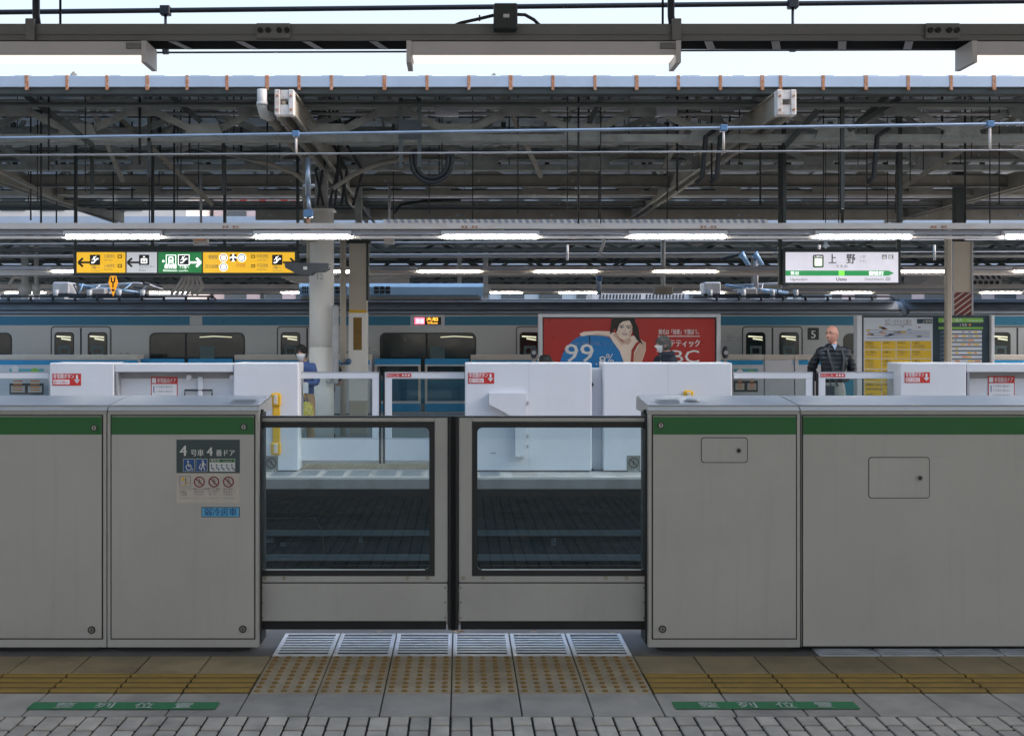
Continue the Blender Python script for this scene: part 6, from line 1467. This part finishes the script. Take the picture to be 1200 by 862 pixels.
    m = MB(); bb = MB(); bb.tube([head_pt(q, -.52, .001) for q in (-.28, -.14, 0, .14, .28)], [.002, .0045, .005, .0045, .002], 'ad_lip', 6); m.add([WH(v) for v in bb.v], bb.f, 'ad_skin_shade', True); m.build('mouth', t)
    if mask:
        m = MB(); v_, f_ = head_grid(.008, lambda u, v: abs(u) < 1.15 and -.95 < v < -.02); m.add([WH(v) for v in v_], f_, 'mask_white', True); m.build('face_mask', t)
    if hair:
        rnd = random.Random(5)
        m = MB(); v_, f_ = head_grid(lambda u, v: .014 + .006 * math.sin(u * 7 + v * 9) + .004 * math.sin(u * 17), lambda u, v: (v > .55 if abs(u) < .75 else v > .0 if abs(u) < 1.35 else v > -.55) , 44, 28); m.add([WH(v) for v in v_], f_, hair, True)
        for q in range(160):
            u = rnd.uniform(-math.pi, math.pi); v0 = rnd.uniform(.3, .98) if abs(u) < 1.2 else rnd.uniform(-.3, .95)
            pts = [head_pt(u + rnd.uniform(-.03, .03) + .12 * i, max(-.9, v0 - .12 * i), .016 + .004 * math.sin(i)) for i in range(3)]
            bb = MB(); bb.tube(pts, [.004, .006, .002], hair, 5); m.add([WH(p) for p in bb.v], bb.f, hair, True)
        m.build('hair', t)
    if hat:
        m = MB(); rs = []
        for r_, z in ((.165, .035), (.16, .045), (.115, .06), (.112, .10), (.10, .135), (.07, .155), (.02, .162)): rs.append([WH((r_ * math.cos(a) * .95, r_ * math.sin(a), z + .012 * math.cos(3 * a))) for a in [2 * math.pi * i / 24 for i in range(24)]])
        m.rings(rs, hat); m.build('hat', t)
    # clothing
    J = {n: (p, (r[0] + .022, r[1] + .022) if isinstance(r, tuple) else r + .022) for n, (p, r) in A.items()}
    zb = .98 if arms == 'pocket' else .86 if not long_top else .66
    JT = {'hem': ((0, 0, zb), (.165, .125)), 'wai': ((0, 0, 1.06), (.155, .125)), 'che': ((0, -.008, 1.26), (.178, .135)), 'nb': ((0, .012, 1.445), (.09, .08))}
    ET = [('hem', 'wai'), ('wai', 'che'), ('che', 'nb')]
    if collar: JT['col'] = ((0, .008, 1.525), (.080, .082)); ET.append(('nb', 'col'))
    for n in 'lr':
        JT['sh' + n] = (A['sh' + n][0], .082); JT['el' + n] = (A['el' + n][0], .066); wr = Vector(A['wr' + n][0]); el = Vector(A['el' + n][0]); JT['wr' + n] = (tuple(el + (wr - el) * .93), .048)
        ET += [('che', 'sh' + n), ('sh' + n, 'el' + n), ('el' + n, 'wr' + n)]
    vs, fs = skinned(JT, ET, 'hem', 4 if quilt else 3)
    if quilt:
        b_ = bmesh.new(); 
        for v in vs: b_.verts.new(v)
        b_.verts.ensure_lookup_table()
        for f in fs:
            try: b_.faces.new([b_.verts[i] for i in f])
            except ValueError: pass
        b_.normal_update()
        vs = [v.co + v.normal * (.009 * abs(math.sin(v.co.z * math.pi / .058 + v.co.x * .9)) ** .7 + .004 * math.sin(v.co.x * 31 + v.co.z * 23) - .004) for v in b_.verts]; b_.free()
    else:
        vs = [Vector(v) + Vector((.004 * math.sin(v[2] * 41 + v[0] * 30), .005 * math.sin(v[2] * 33 + v[0] * 19), 0)) for v in vs]
    m = MB(); m.add([W(v) for v in vs], fs, top, True); m.build('jacket', t)
    JL = {'pel': ((0, 0, 1.02), (.165, .125)), 'mid': ((0, 0, .94), (.165, .13)), 'cr': ((0, 0, .87), (.14, .12))}; EL = [('pel', 'mid'), ('mid', 'cr')]
    for n in 'lr':
        JL['hi' + n] = (A['hi' + n][0], .108); JL['kn' + n] = (A['kn' + n][0], .078); p = Vector(A['an' + n][0]); JL['an' + n] = ((p.x, p.y, .075), .066); EL += [('cr', 'hi' + n), ('hi' + n, 'kn' + n), ('kn' + n, 'an' + n)]
    vs, fs = skinned(JL, EL, 'pel', 2); vs = [Vector(v) + Vector((0, .006 * math.sin(v[2] * 37 + v[0] * 9), 0)) for v in vs]
    m = MB(); m.add([W(v) for v in vs], fs, legs, True); m.build('trousers', t)
    m = MB()
    for s_, n in ((1, 'l'), (-1, 'r')):
        a = Vector(A['an' + n][0]); bb = MB(); bb.rings([[(a.x + w_ * math.cos(q) + .012 * s_ * (-yy + .02), a.y + yy, max(0.0, zc + h_ * math.sin(q))) for q in [2 * math.pi * i / 14 for i in range(14)]] for yy, w_, zc, h_ in ((.075, .02, .04, .03), (.06, .040, .048, .048), (.0, .045, .050, .050), (-.08, .050, .038, .040), (-.15, .046, .030, .032), (-.19, .022, .024, .022))], shoes); m.add([W(v) for v in bb.v], bb.f, shoes, True)
    m.build('shoe', t)
    if hood:
        m = MB(); bb = MB(); bb.rings([[(r_ * 1.15 * math.cos(q), .035 + r_ * .95 * math.sin(q), z) for q in [2 * math.pi * i / 20 for i in range(20)]] for r_, z in ((.085, 1.42), (.115, 1.46), (.118, 1.50), (.095, 1.53), (.082, 1.52))], top, cap=False); m.add([W(v) for v in bb.v], bb.f, top, True); m.build('hood', t)
    if extra: extra(t, W, WH)
    return t
def man_extra(t, W, WH):
    m = MB()
    for pts in ([(-.085, -.10, 1.43), (-.07, -.155, 1.33), (-.035, -.160, 1.2), (.0, -.155, 1.05), (.03, -.15, .95)], [(.10, -.09, 1.43), (.115, -.14, 1.32), (.10, -.155, 1.18), (.12, -.14, 1.0)], [(-.085, -.10, 1.43), (-.05, .09, 1.45), (.1, .13, 1.3), (.2, .06, 1.0)]):
        bb = MB(); pv = [Vector(p) for p in pts]
        rs = [[p + Vector((-.013, -.020, 0)), p + Vector((.013, -.020, 0)), p + Vector((.013, .004, 0)), p + Vector((-.013, .004, 0))] for p in pv]; bb.rings(rs, 'strap_grey', False); m.add([W(v) for v in bb.v], bb.f, 'strap_grey')
    m.build('bag_strap', t)
    m = MB(); bb = MB(); bb.add([(-.03, -.090, 1.50), (.035, -.090, 1.50), (.012, -.125, 1.435), (0, -.128, 1.425)], [(0, 3, 2, 1)], 'shirt_blue'); m.add([W(v) for v in bb.v], bb.f, 'shirt_blue'); m.build('shirt', t)
    m = MB(); bb = MB()
    for s_ in (-1, 1): bb.tube([head_pt(s_ * .40 + .24 * math.cos(a) * 1.0, .10 + .10 * math.sin(a), .008) for a in [2 * math.pi * i / 12 for i in range(13)]], .0016, 'frame_dark', 5); bb.tube([head_pt(s_ * q, .14, .008) for q in (.64, 1.0, 1.4)], .0016, 'frame_dark', 5)
    m.add([WH(v) for v in bb.v], bb.f, 'frame_dark', True); m.build('spectacles', t)
MX, MD = X(976, 14.9), 14.9
person('bald man in a dark quilted jacket standing beside the information board', (MX, MD, .0), 1.76, -8, -42, 0, 0, 'pocket', 'down_navy', 'khaki_cloth', 'skin_ruddy', None, None, False, True, False, True, extra=man_extra)
m = MB(); d = 14.6; x = MX - .17; m.rings([[(x + a * 1.0, d + .02 + b, z) for a, b in ((-.11, -.06), (.08, -.06), (.08, .07), (-.11, .07))] for z in (.62, .66, .93, .97)], 'dark_cloth', False); m.box(x - .09, d - .055, .78, x + .06, d - .045, .80, 'strap_grey')
m.tube([(x - .08, d + .02, .96), (x - .05, d + .02, 1.05), (x + .03, d + .02, 1.05), (x + .06, d + .02, .96)], .010, 'strap_grey', 6)
tag(m.build('shoulder_bag'), 'dark bag hanging at the hip of the bald man', 'bag')
def woman_extra(t, W, WH):
    m = MB(); bb = MB(); bb.rings([[(.075 * math.cos(q), .02 + .07 * math.sin(q), z) for q in [2 * math.pi * i / 14 for i in range(14)]] for z in (1.43, 1.47, 1.52)], 'navy_cloth', cap=False); bb.rings([[(.03 + .04 * math.cos(q), -.155 - .015 * math.sin(q), z) for q in [2 * math.pi * i / 10 for i in range(10)]] for z in (1.24, 1.30, 1.38, 1.43)], 'tan_cloth'); m.add([W(v) for v in bb.v], bb.f, 'tan_cloth', True); m.build('scarf', t)
WX, WD = X(357.5, 15.3), 15.3
person('stooped woman in a blue jacket and white mask beside the round column', (WX, WD, .0), 1.50, -18, 6, -4, 10, 'hold', 'blue_cloth', 'tan_cloth', 'skin', 'hair_dark', None, True, False, False, True, extra=woman_extra, long_top=True)
m = MB(); x, d = X(357, 15.0), 15.0; m.box(x - .06, d - .075, .86, x + .06, d - .07, 1.0, 'mask_white'); tag(m.build('white_card'), 'white card held in front of the woman in blue', 'card')
m = MB(); x = X(357, 15.0); m.rings([[(x + w_ * math.cos(q) + .01 * math.sin(3 * q), 15.0 + .07 * w_ / .12 * math.sin(q) * .9, z) for q in [2 * math.pi * i / 14 for i in range(14)]] for z, w_ in ((.50, .05), (.53, .11), (.62, .125), (.70, .10), (.74, .05))], 'bag_print'); m.tube([(x - .04, 15., .73), (x - .06, 15., .84), (x - .03, 15., .90), (x + .02, 15., .74)], .008, 'yellow_paint', 6)
tag(m.build('printed_bag'), 'yellow printed bag carried by the woman in blue', 'bag')
person('grey-haired masked person in a navy hooded coat walking before the poster', (X(781, 14.9), 14.9, .0), 1.615, -62, -22, 0, 3, 'down', 'navy_cloth', 'dark_cloth', 'skin', 'hair_grey', None, True, False, True, True, step=.16)
person('person in a wide black hat mostly hidden behind the white cabinet', (X(645, 15.1), 15.1, .0), 1.335, -70, -5, 0, 6, 'down', 'dark_cloth', 'dark_cloth', 'skin', 'hair_dark', 'cable_black', False, False, False, True)
person('person almost wholly hidden behind the round column', (X(384, 17.9), 17.9, .0), 1.58, -60, -10, 0, 0, 'pocket', 'dark_cloth', 'dark_cloth', 'skin', 'hair_dark', None, False, False, False, True)
